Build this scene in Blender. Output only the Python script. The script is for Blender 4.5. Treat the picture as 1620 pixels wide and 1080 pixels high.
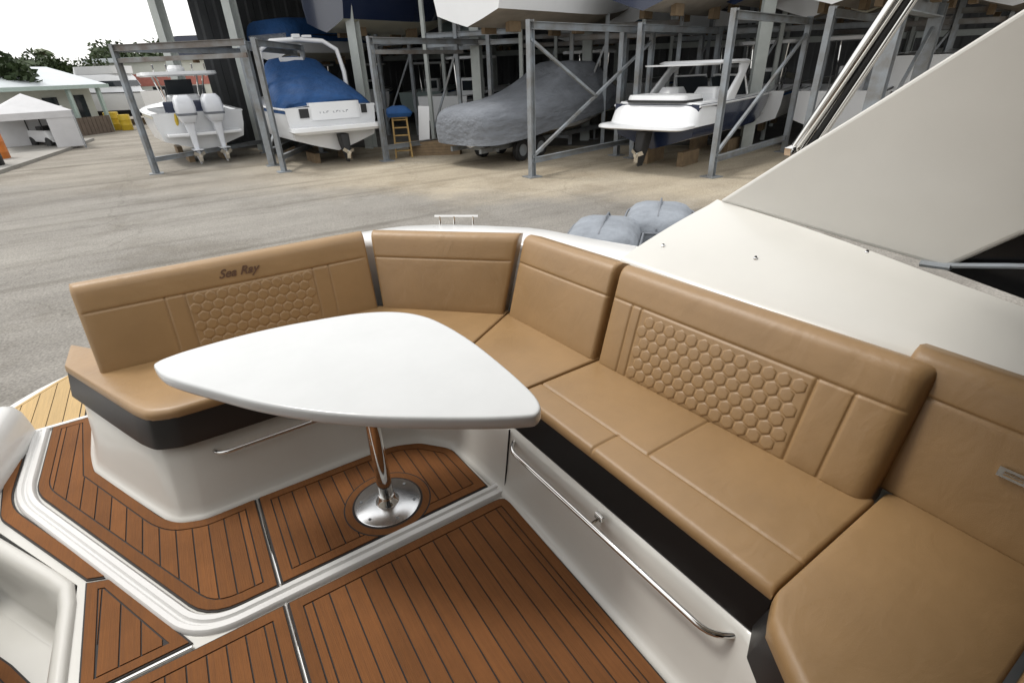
import bpy, math, random
from mathutils import Vector, Matrix
random.seed(7)
scene = bpy.context.scene
for o in list(bpy.data.objects): bpy.data.objects.remove(o)
col = scene.collection
R = math.radians
PI = math.pi

# ------------------------------------------------------------------ camera
AZ, PITCH, ROLL, FPX = R(31.8), R(28.0), R(2.2), 810.0
CAM = Vector((0, 0, 1.5))
D_ = Vector((math.sin(AZ)*math.cos(PITCH), math.cos(AZ)*math.cos(PITCH), -math.sin(PITCH)))
r0 = Vector((math.cos(AZ), -math.sin(AZ), 0)); dn0 = D_.cross(r0)
RT = r0*math.cos(ROLL) + dn0*math.sin(ROLL); DN = D_.cross(RT)
cd = bpy.data.cameras.new('camera'); cam = bpy.data.objects.new('camera', cd); col.objects.link(cam)
cd.sensor_width = 36; cd.lens = 36*FPX/1620; cd.clip_start = 0.03; cd.clip_end = 2000
m3 = Matrix((RT, -DN, -D_)).transposed()
cam.matrix_world = Matrix.Translation(CAM) @ m3.to_4x4()
scene.camera = cam

# ------------------------------------------------------------------ sky, sun, exposure (bright overcast)
SUN_EL, SUN_AZ = R(58), R(-35)          # azimuth measured from +Y (aft) towards +X
w = bpy.data.worlds.new('World'); scene.world = w; w.use_nodes = True
nt = w.node_tree; nt.nodes.clear()
sky = nt.nodes.new('ShaderNodeTexSky'); sky.sky_type = 'NISHITA'; sky.sun_disc = False
sky.sun_elevation = SUN_EL; sky.sun_rotation = SUN_AZ; sky.dust_density = 3.0; sky.air_density = 1.0
hs = nt.nodes.new('ShaderNodeHueSaturation'); hs.inputs['Saturation'].default_value = 0.22
mx = nt.nodes.new('ShaderNodeMix'); mx.data_type = 'RGBA'; mx.inputs['Factor'].default_value = 0.62
mx.inputs['B'].default_value = (9.9, 9.85, 9.7, 1)      # the even white cloud layer
bg = nt.nodes.new('ShaderNodeBackground'); bg.inputs['Strength'].default_value = 0.15
wo = nt.nodes.new('ShaderNodeOutputWorld')
nt.links.new(sky.outputs[0], hs.inputs['Color']); nt.links.new(hs.outputs[0], mx.inputs['A'])
nt.links.new(mx.outputs['Result'], bg.inputs['Color']); nt.links.new(bg.outputs[0], wo.inputs[0])
sd = bpy.data.lights.new('sun', 'SUN'); sd.energy = 1.3; sd.angle = R(12); sd.color = (1, .965, .91)
sun = bpy.data.objects.new('sun', sd); col.objects.link(sun); sun.location = (0, 0, 30)
sv = Vector((math.sin(SUN_AZ)*math.cos(SUN_EL), math.cos(SUN_AZ)*math.cos(SUN_EL), math.sin(SUN_EL)))
sun.rotation_euler = sv.to_track_quat('Z', 'Y').to_euler()
vs = scene.view_settings; vs.view_transform = 'Standard'; vs.look = 'None'; vs.gamma = 1; vs.exposure = 0.25
vs.use_curve_mapping = False

# ------------------------------------------------------------------ helpers
GZ = -1.10                                   # yard ground; the cockpit sole is z = 0
def gp(px, py, z=GZ):                        # where a sight line meets the level z
    q = D_*FPX + RT*(px-810) + DN*(py-540)
    return CAM + q*((z-CAM.z)/q.z)
WM = {}
def put(o, parent=None, M=None):
    M = M or Matrix()
    col.objects.link(o) if o.name not in col.objects else None
    if parent:
        o.parent = parent; o.matrix_local = WM[parent.name].inverted() @ M
    else: o.matrix_local = M
    WM[o.name] = M
    return o
def tag(o, label=None, cat=None, group=None, kind=None):
    for k, v in (('label', label), ('category', cat), ('group', group), ('kind', kind)):
        if v: o[k] = v
    return o
def thing(name, label, cat, loc=(0, 0, 0), rz=0, group=None):
    o = bpy.data.objects.new(name, None); o.empty_display_size = .2
    put(o, None, Matrix.Translation(Vector(loc)) @ Matrix.Rotation(rz, 4, 'Z'))
    return tag(o, label, cat, group)
def mesh(name, vf, mat, parent=None, M=None, smooth=False, bevel=0):
    v, f = vf
    me = bpy.data.meshes.new(name); me.from_pydata([tuple(p) for p in v], [], f); me.update()
    if mat: me.materials.append(mat)
    if smooth:
        for p in me.polygons: p.use_smooth = True
    o = bpy.data.objects.new(name, me); put(o, parent, M)
    if smooth == 'auto':
        md = o.modifiers.new('es', 'EDGE_SPLIT'); md.split_angle = R(40)
    if bevel:
        b = o.modifiers.new('bevel', 'BEVEL'); b.width = bevel; b.segments = 3; b.limit_method = 'ANGLE'; b.angle_limit = R(35)
    return o
def join(*vfs):
    V, F = [], []
    for v, f in vfs:
        n = len(V); V += [Vector(p) for p in v]; F += [tuple(i+n for i in q) for q in f]
    return V, F
def box(x0, x1, y0, y1, z0, z1):
    v = [(x, y, z) for z in (z0, z1) for y in (y0, y1) for x in (x0, x1)]
    return v, [(0, 2, 3, 1), (4, 5, 7, 6), (0, 1, 5, 4), (2, 6, 7, 3), (0, 4, 6, 2), (1, 3, 7, 5)]
def beam(a, b, w, h=None, up=(0, 0, 1)):
    a, b = Vector(a), Vector(b); h = h or w; d = (b-a).normalized(); up = Vector(up)
    if abs(d.dot(up)) > .98: up = Vector((0.7, 0.7, 0))
    s = d.cross(up).normalized(); u = s.cross(d)
    v = [p + s*(w/2*i) + u*(h/2*j) for p in (a, b) for j in (-1, 1) for i in (-1, 1)]
    return v, [(0, 1, 3, 2), (4, 6, 7, 5), (0, 4, 5, 1), (2, 3, 7, 6), (0, 2, 6, 4), (1, 5, 7, 3)]
def ibeam(a, b, w, up=(0, 0, 1)):
    a, b = Vector(a), Vector(b); d = (b-a).normalized(); up = Vector(up)
    if abs(d.dot(up)) > .98: up = Vector((.7, -.71, 0))
    s = d.cross(up).normalized(); u = s.cross(d); t = w*.08
    return join(beam(a+u*(w/2-t/2), b+u*(w/2-t/2), w*.8, t, u), beam(a-u*(w/2-t/2), b-u*(w/2-t/2), w*.8, t, u),
                beam(a, b, t, w-2*t, u))
def prism(poly, z0, z1):
    n = len(poly)
    v = [(p[0], p[1], z0) for p in poly] + [(p[0], p[1], z1) for p in poly]
    f = [tuple(range(n-1, -1, -1)), tuple(range(n, 2*n))] + [(i, (i+1) % n, n+(i+1) % n, n+i) for i in range(n)]
    return v, f
def tube(pts, r, seg=10, r2=None):
    pts = [Vector(p) for p in pts]; V, F = [], []; n = len(pts); pn = None
    for i, p in enumerate(pts):
        d = (pts[min(i+1, n-1)] - pts[max(i-1, 0)]).normalized()
        if pn is None:
            a = Vector((0, 0, 1)) if abs(d.z) < .9 else Vector((1, 0, 0))
            pn = d.cross(a).normalized()
        else: pn = (pn - d*pn.dot(d)).normalized()
        b = d.cross(pn); rr = r if r2 is None else r + (r2-r)*i/(n-1)
        for k in range(seg):
            t = 2*PI*k/seg; V.append(p + pn*(rr*math.cos(t)) + b*(rr*math.sin(t)))
    for i in range(n-1):
        for k in range(seg):
            F.append((i*seg+k, i*seg+(k+1) % seg, (i+1)*seg+(k+1) % seg, (i+1)*seg+k))
    F += [tuple(range(seg-1, -1, -1)), tuple(range((n-1)*seg, n*seg))]
    return V, F
def loft(rings, caps=True, closed=True):
    n = len(rings[0]); V = [Vector(p) for r in rings for p in r]; F = []
    for i in range(len(rings)-1):
        for k in range(n if closed else n-1):
            F.append((i*n+k, i*n+(k+1) % n, (i+1)*n+(k+1) % n, (i+1)*n+k))
    if caps: F += [tuple(range(n-1, -1, -1)), tuple(range((len(rings)-1)*n, len(rings)*n))]
    return V, F
def lathe(prof, cx, cy, seg=32):
    return loft([[(cx+r*math.cos(2*PI*k/seg), cy+r*math.sin(2*PI*k/seg), z) for k in range(seg)] for r, z in prof])
def rpoly(pts, rad, closed=True, seg=6):
    """polygon or polyline with its corners rounded"""
    P = [Vector((p[0], p[1])) for p in pts]; n = len(P); out = []
    for i in range(n):
        if not closed and i in (0, n-1): out.append(P[i]); continue
        a, b, c = P[i-1], P[i], P[(i+1) % n]
        r = rad[i] if isinstance(rad, (list, tuple)) else rad
        if r <= 0: out.append(b); continue
        u, v = (a-b), (c-b); l = min(r, u.length*.48, v.length*.48)
        p, q = b+u.normalized()*l, b+v.normalized()*l
        for k in range(seg+1):
            t = k/seg; out.append(p*(1-t)**2 + b*(2*t*(1-t)) + q*t*t)
    return out
def resample(P, n):
    P = [Vector(p) for p in P]; L = [0]
    for i in range(1, len(P)): L.append(L[-1] + (P[i]-P[i-1]).length)
    out = []; j = 0
    for k in range(n):
        s = L[-1]*k/(n-1)
        while j < len(P)-2 and L[j+1] < s: j += 1
        t = (s-L[j])/max(1e-9, L[j+1]-L[j]); out.append(P[j].lerp(P[j+1], min(1, max(0, t))))
    return out
def inset(poly, d):
    P = [Vector((p[0], p[1])) for p in poly]; n = len(P)
    area = sum(P[i].x*P[(i+1) % n].y - P[(i+1) % n].x*P[i].y for i in range(n)); sg = 1 if area > 0 else -1
    out = []
    for i in range(n):
        a = (P[i]-P[i-1]).normalized(); b = (P[(i+1) % n]-P[i]).normalized()
        na, nb = Vector((-a.y, a.x))*sg, Vector((-b.y, b.x))*sg
        m = na+nb; m = m/max(.25, m.dot(m))*2
        out.append(P[i] + m*d)
    return out
def clip(poly, ax, val, keep_gt):
    out = []; n = len(poly)
    for i in range(n):
        a, b = poly[i], poly[(i+1) % n]; da, db = a[ax]-val, b[ax]-val
        if not keep_gt: da, db = -da, -db
        if da >= 0: out.append(a)
        if da*db < 0: out.append(a.lerp(b, da/(da-db)))
    return out

# ------------------------------------------------------------------ materials
def M_(name, colr, rough=.5, metal=0, var=.0, vscale=4, bump=0, bscale=60, colr2=None, coat=0, stretch=None, objrand=0, spec=None, bump2=0, wear=0, bdist=.01):
    m = bpy.data.materials.new(name); m.use_nodes = True; t = m.node_tree; L = t.links.new; N = t.nodes.new
    b = t.nodes['Principled BSDF']; b.inputs['Base Color'].default_value = (*colr, 1)
    b.inputs['Roughness'].default_value = rough; b.inputs['Metallic'].default_value = metal
    if coat: b.inputs['Coat Weight'].default_value = coat; b.inputs['Coat Roughness'].default_value = .06
    if spec is not None: b.inputs['Specular IOR Level'].default_value = spec
    tc = N('ShaderNodeTexCoord'); mp = N('ShaderNodeMapping')
    if stretch: mp.inputs['Scale'].default_value = stretch
    L(tc.outputs['Object'], mp.inputs['Vector'])
    if var or colr2:
        nz = N('ShaderNodeTexNoise'); nz.inputs['Scale'].default_value = vscale; nz.inputs['Detail'].default_value = 6
        nz.inputs['Roughness'].default_value = .62
        L(mp.outputs[0], nz.inputs['Vector'])
        rp = N('ShaderNodeValToRGB'); rp.color_ramp.elements[0].position = .32; rp.color_ramp.elements[1].position = .68
        c2 = colr2 or tuple(c*(1-var) for c in colr)
        rp.color_ramp.elements[0].color = (*c2, 1); rp.color_ramp.elements[1].color = (*colr, 1)
        L(nz.outputs[0], rp.inputs[0]); last = rp.outputs[0]
        if objrand:
            oi = N('ShaderNodeObjectInfo'); mr = N('ShaderNodeMapRange'); mr.inputs['To Min'].default_value = 1-objrand; mr.inputs['To Max'].default_value = 1+objrand
            L(oi.outputs['Random'], mr.inputs['Value'])
            hv = N('ShaderNodeHueSaturation'); L(mr.outputs[0], hv.inputs['Value']); L(last, hv.inputs['Color']); last = hv.outputs[0]
        if wear:
            nw_ = N('ShaderNodeTexNoise'); nw_.inputs['Scale'].default_value = 2.6; nw_.inputs['Detail'].default_value = 7; nw_.inputs['Roughness'].default_value = .7
            L(tc.outputs['Object'], nw_.inputs['Vector'])
            rw = N('ShaderNodeMapRange'); rw.inputs['From Min'].default_value = .3; rw.inputs['From Max'].default_value = .7; rw.inputs['To Min'].default_value = 1-wear; rw.inputs['To Max'].default_value = 1+wear
            L(nw_.outputs[0], rw.inputs['Value'])
            hw_ = N('ShaderNodeHueSaturation'); L(rw.outputs[0], hw_.inputs['Value']); L(last, hw_.inputs['Color']); last = hw_.outputs[0]
        L(last, b.inputs['Base Color'])
        rr = N('ShaderNodeMapRange'); rr.inputs['To Min'].default_value = rough*.85; rr.inputs['To Max'].default_value = min(1, rough*1.2)
        L(nz.outputs[0], rr.inputs['Value']); L(rr.outputs[0], b.inputs['Roughness'])
    if bump:
        nb = N('ShaderNodeTexNoise'); nb.inputs['Scale'].default_value = bscale; nb.inputs['Detail'].default_value = 4
        L(mp.outputs[0], nb.inputs['Vector'])
        bp = N('ShaderNodeBump'); bp.inputs['Strength'].default_value = bump; bp.inputs['Distance'].default_value = bdist
        L(nb.outputs[0], bp.inputs['Height']); L(bp.outputs[0], b.inputs['Normal'])
        if bump2:
            mp2 = N('ShaderNodeMapping'); mp2.inputs['Rotation'].default_value = (.3, .2, .5); mp2.inputs['Scale'].default_value = (1, 1.6, 1); L(tc.outputs['Object'], mp2.inputs['Vector'])
            n2_ = N('ShaderNodeTexNoise'); n2_.inputs['Scale'].default_value = 7; n2_.inputs['Detail'].default_value = 3; n2_.inputs['Distortion'].default_value = .8
            L(mp2.outputs[0], n2_.inputs['Vector'])
            bq = N('ShaderNodeBump'); bq.inputs['Strength'].default_value = bump2; bq.inputs['Distance'].default_value = .03
            L(n2_.outputs[0], bq.inputs['Height']); L(bq.outputs[0], bp.inputs['Normal'])
    return m
GEL = M_('gelcoat', (.64, .628, .585), .30, var=.05, vscale=3, coat=.2)
GELW = M_('gelcoat_white', (.72, .715, .70), .28, var=.05, vscale=3, coat=.25)
GELS = M_('gelcoat_nonskid', (.70, .69, .66), .5, var=.05, vscale=5, bump=.25, bscale=300)
SOLID = M_('table_solid', (.58, .59, .588), .22, var=.05, vscale=7, coat=.35)
VINYL = M_('tan_vinyl', (.333, .205, .093), .38, var=.15, vscale=4, bump=.10, bscale=520, bump2=.10)
BLACKV = M_('black_vinyl', (.014, .013, .013), .42, bump=.08, bscale=400)
THREAD = M_('brown_thread', (.115, .060, .034), .8)
TEAK = M_('teak_foam', (.215, .087, .029), .82, var=.20, vscale=3.2, stretch=(45, 1.4, 45), bump=.25, bscale=9, objrand=.13, spec=.25, wear=.16)
TEAKY = M_('sunlit_teak_foam', (.50, .34, .15), .75, var=.22, vscale=3.2, stretch=(45, 1.4, 45), bump=.2, bscale=9, objrand=.08)  # paler copy of the teak, sunlight on the platform put into its colour
CAULK = M_('black_caulk', (.018, .014, .012), .7)
STEEL = M_('stainless', (.70, .69, .67), .07, metal=1, var=.05, vscale=8)
BRUSH = M_('brushed_plate', (.72, .73, .74), .24, metal=1, var=.08, vscale=30)
GLASSK = M_('black_glass', (.005, .005, .006), .22, spec=.25)
GALV = M_('galvanised', (.30, .335, .37), .55, metal=.35, var=.35, vscale=2.2, colr2=(.19, .185, .175))
RUSTY = M_('weathered_beam', (.27, .28, .28), .65, metal=.2, var=.45, vscale=2.2, colr2=(.16, .13, .11))
COLM = M_('painted_column', (.46, .49, .47), .6, var=.22, vscale=1.2)
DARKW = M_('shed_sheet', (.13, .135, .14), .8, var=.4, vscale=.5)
WHITEH = M_('boat_white', (.74, .75, .76), .25, var=.05, vscale=1.5, coat=.2)
CREAM = M_('boat_cream', (.66, .63, .50), .35, var=.12, vscale=1.2)
NAVY = M_('navy_paint', (.012, .02, .05), .22, coat=.4)
BLUEB = M_('blue_bottom_paint', (.02, .11, .20), .7, var=.35, vscale=2)
DARKB = M_('dark_bottom_paint', (.035, .037, .04), .75, var=.4, vscale=2)
BROWNB = M_('stained_bottom', (.30, .26, .21), .7, var=.35, vscale=1.5)
GREYGR = M_('sea_green_paint', (.33, .42, .41), .35, var=.12, vscale=1)
BLUEC = M_('blue_canvas', (.010, .065, .20), .8, var=.25, vscale=2.0, bump=.7, bscale=3, bdist=.10)
GREYC = M_('grey_canvas', (.20, .215, .24), .85, var=.30, vscale=1.6, bump=.8, bscale=2.6, bdist=.16, stretch=(1, .45, 1.6))
GREYC2 = M_('light_grey_cover', (.27, .295, .33), .85, var=.30, vscale=5, bump=.8, bscale=6, bdist=.05)
RUBBER = M_('black_rubber', (.02, .02, .021), .6, var=.3)
MOTORW = M_('motor_white', (.68, .70, .74), .3, coat=.3, var=.05)
WINDOW = M_('smoked_window', (.02, .025, .03), .1)
YELLOW = M_('yellow_plastic', (.62, .43, .03), .5, var=.15)
ORANGE = M_('orange_plastic', (.62, .19, .03), .5, var=.15)
WOODY = M_('yellow_wood', (.40, .26, .09), .7, var=.3, vscale=6)
TENT = M_('tent_canvas', (.62, .62, .63), .85, var=.1, vscale=2)
ROOFM = M_('metal_roof', (.56, .60, .62), .45, metal=.2, var=.12, vscale=1)
SIDING = M_('pale_siding', (.55, .57, .52), .7, var=.12, vscale=1)
TRIM = M_('green_trim', (.42, .52, .48), .6, var=.1)
BROWNW = M_('brown_boards', (.17, .13, .10), .8, var=.3)
REDB = M_('faded_red', (.42, .15, .12), .7, var=.2)
BARK = M_('bark', (.12, .09, .065), .9, var=.4, vscale=5, bump=.6, bscale=12)
LEAF = M_('leaf', (.055, .085, .03), .6, var=.5, vscale=1.5)
LEAF2 = M_('palm_leaf', (.075, .10, .035), .55, var=.4, vscale=2)
CONC = M_('concrete', (.36, .345, .315), .85, var=.25, vscale=2, bump=.3, bscale=20)
WOODB = M_('block_wood', (.24, .17, .10), .85, var=.35, vscale=5)

# ground: grey asphalt with sandy dirt worked into it along the racks
gm = bpy.data.materials.new('yard_ground'); gm.use_nodes = True; t = gm.node_tree; L = t.links.new; N = t.nodes.new
b = t.nodes['Principled BSDF']; b.inputs['Roughness'].default_value = .92; b.inputs['Specular IOR Level'].default_value = .2
tc = N('ShaderNodeTexCoord')
def noise(sc, det=6, rough=.6, vec=None):
    n = N('ShaderNodeTexNoise'); n.inputs['Scale'].default_value = sc; n.inputs['Detail'].default_value = det; n.inputs['Roughness'].default_value = rough
    L(vec or tc.outputs['Object'], n.inputs['Vector']); return n
def ramp(inp, stops):
    r = N('ShaderNodeValToRGB'); e = r.color_ramp.elements
    while len(e) < len(stops): e.new(.5)
    for k, (p, c) in enumerate(stops): e[k].position = p; e[k].color = (*c, 1) if len(c) == 3 else c
    L(inp, r.inputs[0]); return r
dmap = N('ShaderNodeMapping'); dmap.inputs['Rotation'].default_value = (0, 0, R(-12)); dmap.inputs['Scale'].default_value = (.10, .55, 1)
L(tc.outputs['Object'], dmap.inputs['Vector'])
n1 = noise(.22, 8); n2 = noise(1.0, 8, .65, dmap.outputs[0]); n3 = noise(38, 3)
asph = ramp(n2.outputs[0], [(.25, (.175, .163, .146)), (.5, (.245, .230, .207)), (.75, (.315, .298, .268))])
sand = ramp(n2.outputs[0], [(.25, (.30, .255, .19)), (.55, (.42, .365, .28)), (.8, (.50, .45, .36))])
sep = N('ShaderNodeSeparateXYZ'); L(tc.outputs['Object'], sep.inputs[0])
def math_(op, a, bb=None, c=None):
    n = N('ShaderNodeMath'); n.operation = op
    for i, v in enumerate((a, bb, c)):
        if v is None: continue
        if hasattr(v, 'default_value'): L(v, n.inputs[i])
        else: n.inputs[i].default_value = v
    return n.outputs[0]
nn = math_('ADD', math_('MULTIPLY', sep.outputs[0], .711), math_('MULTIPLY', sep.outputs[1], .703))
nn = math_('ADD', nn, math_('MULTIPLY', math_('SUBTRACT', n1.outputs[0], .5), 7.0))
mk = N('ShaderNodeMapRange'); mk.interpolation_type = 'SMOOTHSTEP'
mk.inputs['From Min'].default_value = 10.6; mk.inputs['From Max'].default_value = 13.4; L(nn, mk.inputs['Value'])
ex = N('ShaderNodeMapRange'); ex.inputs['From Min'].default_value = 1.0; ex.inputs['From Max'].default_value = 5.0; L(sep.outputs[0], ex.inputs['Value'])
mx1 = N('ShaderNodeMix'); mx1.data_type = 'RGBA'
L(math_('MULTIPLY', mk.outputs[0], math_('ADD', math_('MULTIPLY', ex.outputs[0], .75), .25)), mx1.inputs['Factor']); L(asph.outputs[0], mx1.inputs['A']); L(sand.outputs[0], mx1.inputs['B'])
gr = ramp(n3.outputs[0], [(.3, (.66, .66, .66)), (.7, (1.25, 1.25, 1.25))])
n4 = noise(.55, 9, .7); st = ramp(n4.outputs[0], [(.36, (.80, .785, .76)), (.50, (1, 1, 1)), (.66, (1.10, 1.10, 1.09))])
tmap = N('ShaderNodeMapping'); tmap.inputs['Rotation'].default_value = (0, 0, R(38)); tmap.inputs['Scale'].default_value = (.045, 1.5, 1); L(tc.outputs['Object'], tmap.inputs['Vector'])
n5 = noise(1.0, 5, .6, tmap.outputs[0]); ty = ramp(n5.outputs[0], [(.34, (.74, .73, .71)), (.46, (1, 1, 1))])
ms = N('ShaderNodeMix'); ms.data_type = 'RGBA'; ms.blend_type = 'MULTIPLY'; ms.inputs['Factor'].default_value = 1; L(st.outputs[0], ms.inputs['A']); L(ty.outputs[0], ms.inputs['B'])
mg = N('ShaderNodeMix'); mg.data_type = 'RGBA'; mg.blend_type = 'MULTIPLY'; mg.inputs['Factor'].default_value = 1; L(gr.outputs[0], mg.inputs['A']); L(ms.outputs['Result'], mg.inputs['B'])
mx2 = N('ShaderNodeMix'); mx2.data_type = 'RGBA'; mx2.blend_type = 'MULTIPLY'; mx2.inputs['Factor'].default_value = 1
L(mx1.outputs['Result'], mx2.inputs['A']); L(mg.outputs['Result'], mx2.inputs['B'])
vor = N('ShaderNodeTexVoronoi'); vor.feature = 'DISTANCE_TO_EDGE'; vor.inputs['Scale'].default_value = .13
wv = N('ShaderNodeVectorMath'); wv.operation = 'ADD'; nw = noise(.9, 4); L(tc.outputs['Object'], wv.inputs[0]); L(nw.outputs['Color'], wv.inputs[1]); L(wv.outputs[0], vor.inputs['Vector'])
crk = ramp(vor.outputs['Distance'], [(0, (.45, .44, .42)), (.0035, (1, 1, 1))])
mx3 = N('ShaderNodeMix'); mx3.data_type = 'RGBA'; mx3.blend_type = 'MULTIPLY'; mx3.inputs['Factor'].default_value = .35
L(mx2.outputs['Result'], mx3.inputs['A']); L(crk.outputs[0], mx3.inputs['B']); L(mx3.outputs['Result'], b.inputs['Base Color'])
gb = N('ShaderNodeBump'); gb.inputs['Strength'].default_value = .35; gb.inputs['Distance'].default_value = .02
L(n3.outputs[0], gb.inputs['Height']); L(gb.outputs[0], b.inputs['Normal'])
s = 600
tag(mesh('ground', ([(-s, -s, GZ), (s, -s, GZ), (s, s, GZ), (-s, s, GZ)], [(0, 1, 2, 3)]), gm), kind='structure')

# ================================================================== OUR BOAT
BOAT = thing('motor_boat', 'white moulded motor boat whose cockpit holds the tan lounge and teak floor', 'boat', (.5, 1.0, GZ))
# ---- cockpit sole with the stair well cut out on its left
sole = [(-1.0, 3.0), (-1.0, 2.36), (-.665, 1.80), (-.655, -1.2), (.95, -1.2), (.95, 3.0)]
sole.reverse()
FLOOR = mesh('cockpit_floor', prism(sole, -.05, -.004), GEL, BOAT)
def sweep(pts, prof, name, mat, parent):
    """profile (offset to the left, z) swept along a 2D polyline"""
    P = [Vector((p[0], p[1])) for p in pts]; rings = []
    for i, p in enumerate(P):
        d = (P[min(i+1, len(P)-1)]-P[max(i-1, 0)]).normalized(); nl = Vector((-d.y, d.x))
        rings.append([(p.x+nl.x*o, p.y+nl.y*o, z) for o, z in prof])
    return mesh(name, loft(rings, caps=True, closed=True), mat, parent, smooth='auto')
cl = rpoly([(-.898, 2.985), (-.898, 2.43), (-.322, 1.357), (.768, 1.357)], [0, .13, .12, 0], closed=False, seg=10)
h = .0335
sweep(cl, [(-h, -.004), (-h*.93, .006), (-h*.72, .0125), (-h*.3, .013), (-h*.1, .0055), (h*.08, .0055), (h*.28, .014), (h*.75, .0145), (h*.95, .006), (h, -.004)][::-1], 'gutter_moulding', GELW, FLOOR)
def mat_pad(poly, name, x0, pitch, mat=TEAK, z=0.0, border=.034, planks=True, parent=BOAT, gap=.0048, label=None):
    pad = mesh(name, prism(poly, z-.003, z+.0015), CAULK, parent)
    if label: pad['label'] = label
    o1 = inset(poly, .006); o2 = inset(poly, .006+border)
    zt = z+.0055
    if not planks:
        mesh('teak_panel', prism(o1, z, zt), mat, pad); return pad
    n = len(poly)
    V = [(p.x, p.y, zt) for p in o1] + [(p.x, p.y, zt) for p in o2] + [(p.x, p.y, z) for p in o1] + [(p.x, p.y, z) for p in o2]
    F = []
    for i in range(n):
        j = (i+1) % n
        F += [(i, j, n+j, n+i), (2*n+i, 2*n+j, j, i), (n+i, n+j, 3*n+j, 3*n+i)]
    mesh('border_plank', (V, F), mat, pad)
    inner = inset(poly, .006+border+gap)
    xs = [p.x for p in inner]; k = math.floor((min(xs)-x0)/pitch)
    while x0+k*pitch < max(xs):
        a, c = x0+k*pitch+gap/2, x0+(k+1)*pitch-gap/2; k += 1
        q = clip(clip(inner, 0, a, True), 0, c, False)
        if len(q) < 3: continue
        ar = abs(sum(q[i].x*q[(i+1) % len(q)].y-q[(i+1) % len(q)].x*q[i].y for i in range(len(q))))/2
        if ar < .0003: continue
        mesh('plank', prism(q, z, zt-.0002*random.random()), mat, pad)
    return pad
PT = .0533
mat_pad(rpoly([(-.0765, 1.316), (-.0765, -1.1), (.742, -1.1), (.748, .45), (.755, 1.316)], [0, 0, 0, 0, .05], seg=4), 'teak_mat', -.06, PT)
mat_pad(rpoly([(-.625, 1.316), (-.625, -1.1), (-.0855, -1.1), (-.0855, 1.316)], 0), 'teak_mat', -.10-PT*12, PT)
mat_pad(rpoly([(-.0765, 1.399), (.725, 1.399), (.708, 1.70), (.61, 1.815), (.50, 1.868), (-.0765, 1.876)], [0, 0, .03, .03, .05, 0], seg=3), 'teak_mat', -.06, PT)
toeD = [(-.0855, 1.399), (-.0855, 1.876), (-.262, 1.872), (-.352, 1.908), (-.405, 1.975), (-.650, 2.470), (-.690, 2.99), (-.856, 2.99), (-.856, 2.445), (-.300, 1.399)]
mat_pad(rpoly(toeD, [0, 0, .02, .05, .04, 0, 0, 0, .08, .13], seg=5), 'teak_mat', -.10-PT*16, PT)
mat_pad(rpoly([(-.556, 1.755), (-.640, 1.79), (-.628, 1.342), (-.345, 1.342)], [0, 0, 0, 0]), 'teak_mat', -.10-PT*10-.012, PT*1.05, border=.03)
mat_pad(rpoly([(-.560, 1.765), (-.640, 1.80), (-.955, 2.345), (-.985, 2.60), (-.955, 2.97), (-.936, 2.97), (-.936, 2.42)], [0, 0, .04, 0, 0, 0, .12]), 'teak_mat', 0, PT, planks=False)
def strip(a, b, w_, z0, z1, name, mat, parent): return mesh(name, beam((a[0], a[1], (z0+z1)/2), (b[0], b[1], (z0+z1)/2), w_, z1-z0), mat, parent, bevel=.0015)
strip((-.080, -1.1), (-.080, 1.318), .0045, -.004, .006, 'hatch_trim', STEEL, FLOOR)
strip((-.080, 1.400), (-.080, 1.880), .0045, -.004, .006, 'hatch_trim', STEEL, FLOOR)
strip((-.62, 1.327), (-.345, 1.327), .008, -.004, .007, 'hatch_trim', STEEL, FLOOR)
strip((-.995, 2.996), (-.66, 2.996), .022, -.004, .010, 'sill_trim', GELW, FLOOR)
# ---- stair well beside the walkway
rim = rpoly([(-1.03, 2.37), (-.665, 1.80), (-.652, -1.2)], [0, .05, 0], closed=False, seg=8)
rim = resample([Vector((p.x, p.y, 0)) for p in rim], 40)
rings = []
for off, z in ((-.004, -.004), (.0, .010), (.016, .014), (.034, .008), (.050, -.012), (.060, -.05), (.066, -.10), (.074, -.225), (.085, -.245), (.12, -.25)):
    rr = []
    for i, p in enumerate(rim):
        d = (rim[min(i+1, 39)]-rim[max(i-1, 0)]).normalized(); rr.append((p.x+d.y*off, p.y-d.x*off, z))
    rings.append(rr)
mesh('stair_well', loft(rings, caps=False, closed=False), GEL, BOAT, smooth=True)
mesh('well_floor', box(-1.62, -.74, -1.2, 2.35, -.28, -.252), GEL, BOAT)
wp = [gp(-40, 1010, -.25), gp(20, 1052, -.25), gp(75, 1105, -.25), gp(-80, 1190, -.25), gp(-160, 1100, -.25)]
mat_pad([Vector((p.x, p.y)) for p in wp], 'teak_mat', 0, PT, z=-.248)
vp = gp(-4, 880, -.14)
mesh('deck_speaker', join(lathe([(.055, -.008), (.055, .006), (.045, .012), (.02, .010), (.0, .010)], 0, 0, 20)), RUBBER, BOAT, M=Matrix.Translation((-1.06, 2.255, -.13)) @ Matrix.Rotation(R(-33), 4, 'Z') @ Matrix.Rotation(R(82), 4, 'X'))
# ---- low moulded block left of the walk-through
bl = rpoly([(-1.62, 2.28), (-1.06, 2.32), (-.985, 2.52), (-.935, 2.80), (-.905, 3.03), (-1.15, 3.08), (-1.62, 3.10)], [0, .08, .08, .05, .07, .06, 0], seg=5)
rg = []
for o_, z in ((0.0, -.03), (.004, .05), (.012, .12), (.03, .165), (.06, .185), (.11, .192)):
    rg.append([(p.x, p.y, z) for p in inset(bl, o_)])
mesh('quarter_moulding', loft(rg), GELW, BOAT, smooth='auto')
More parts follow.
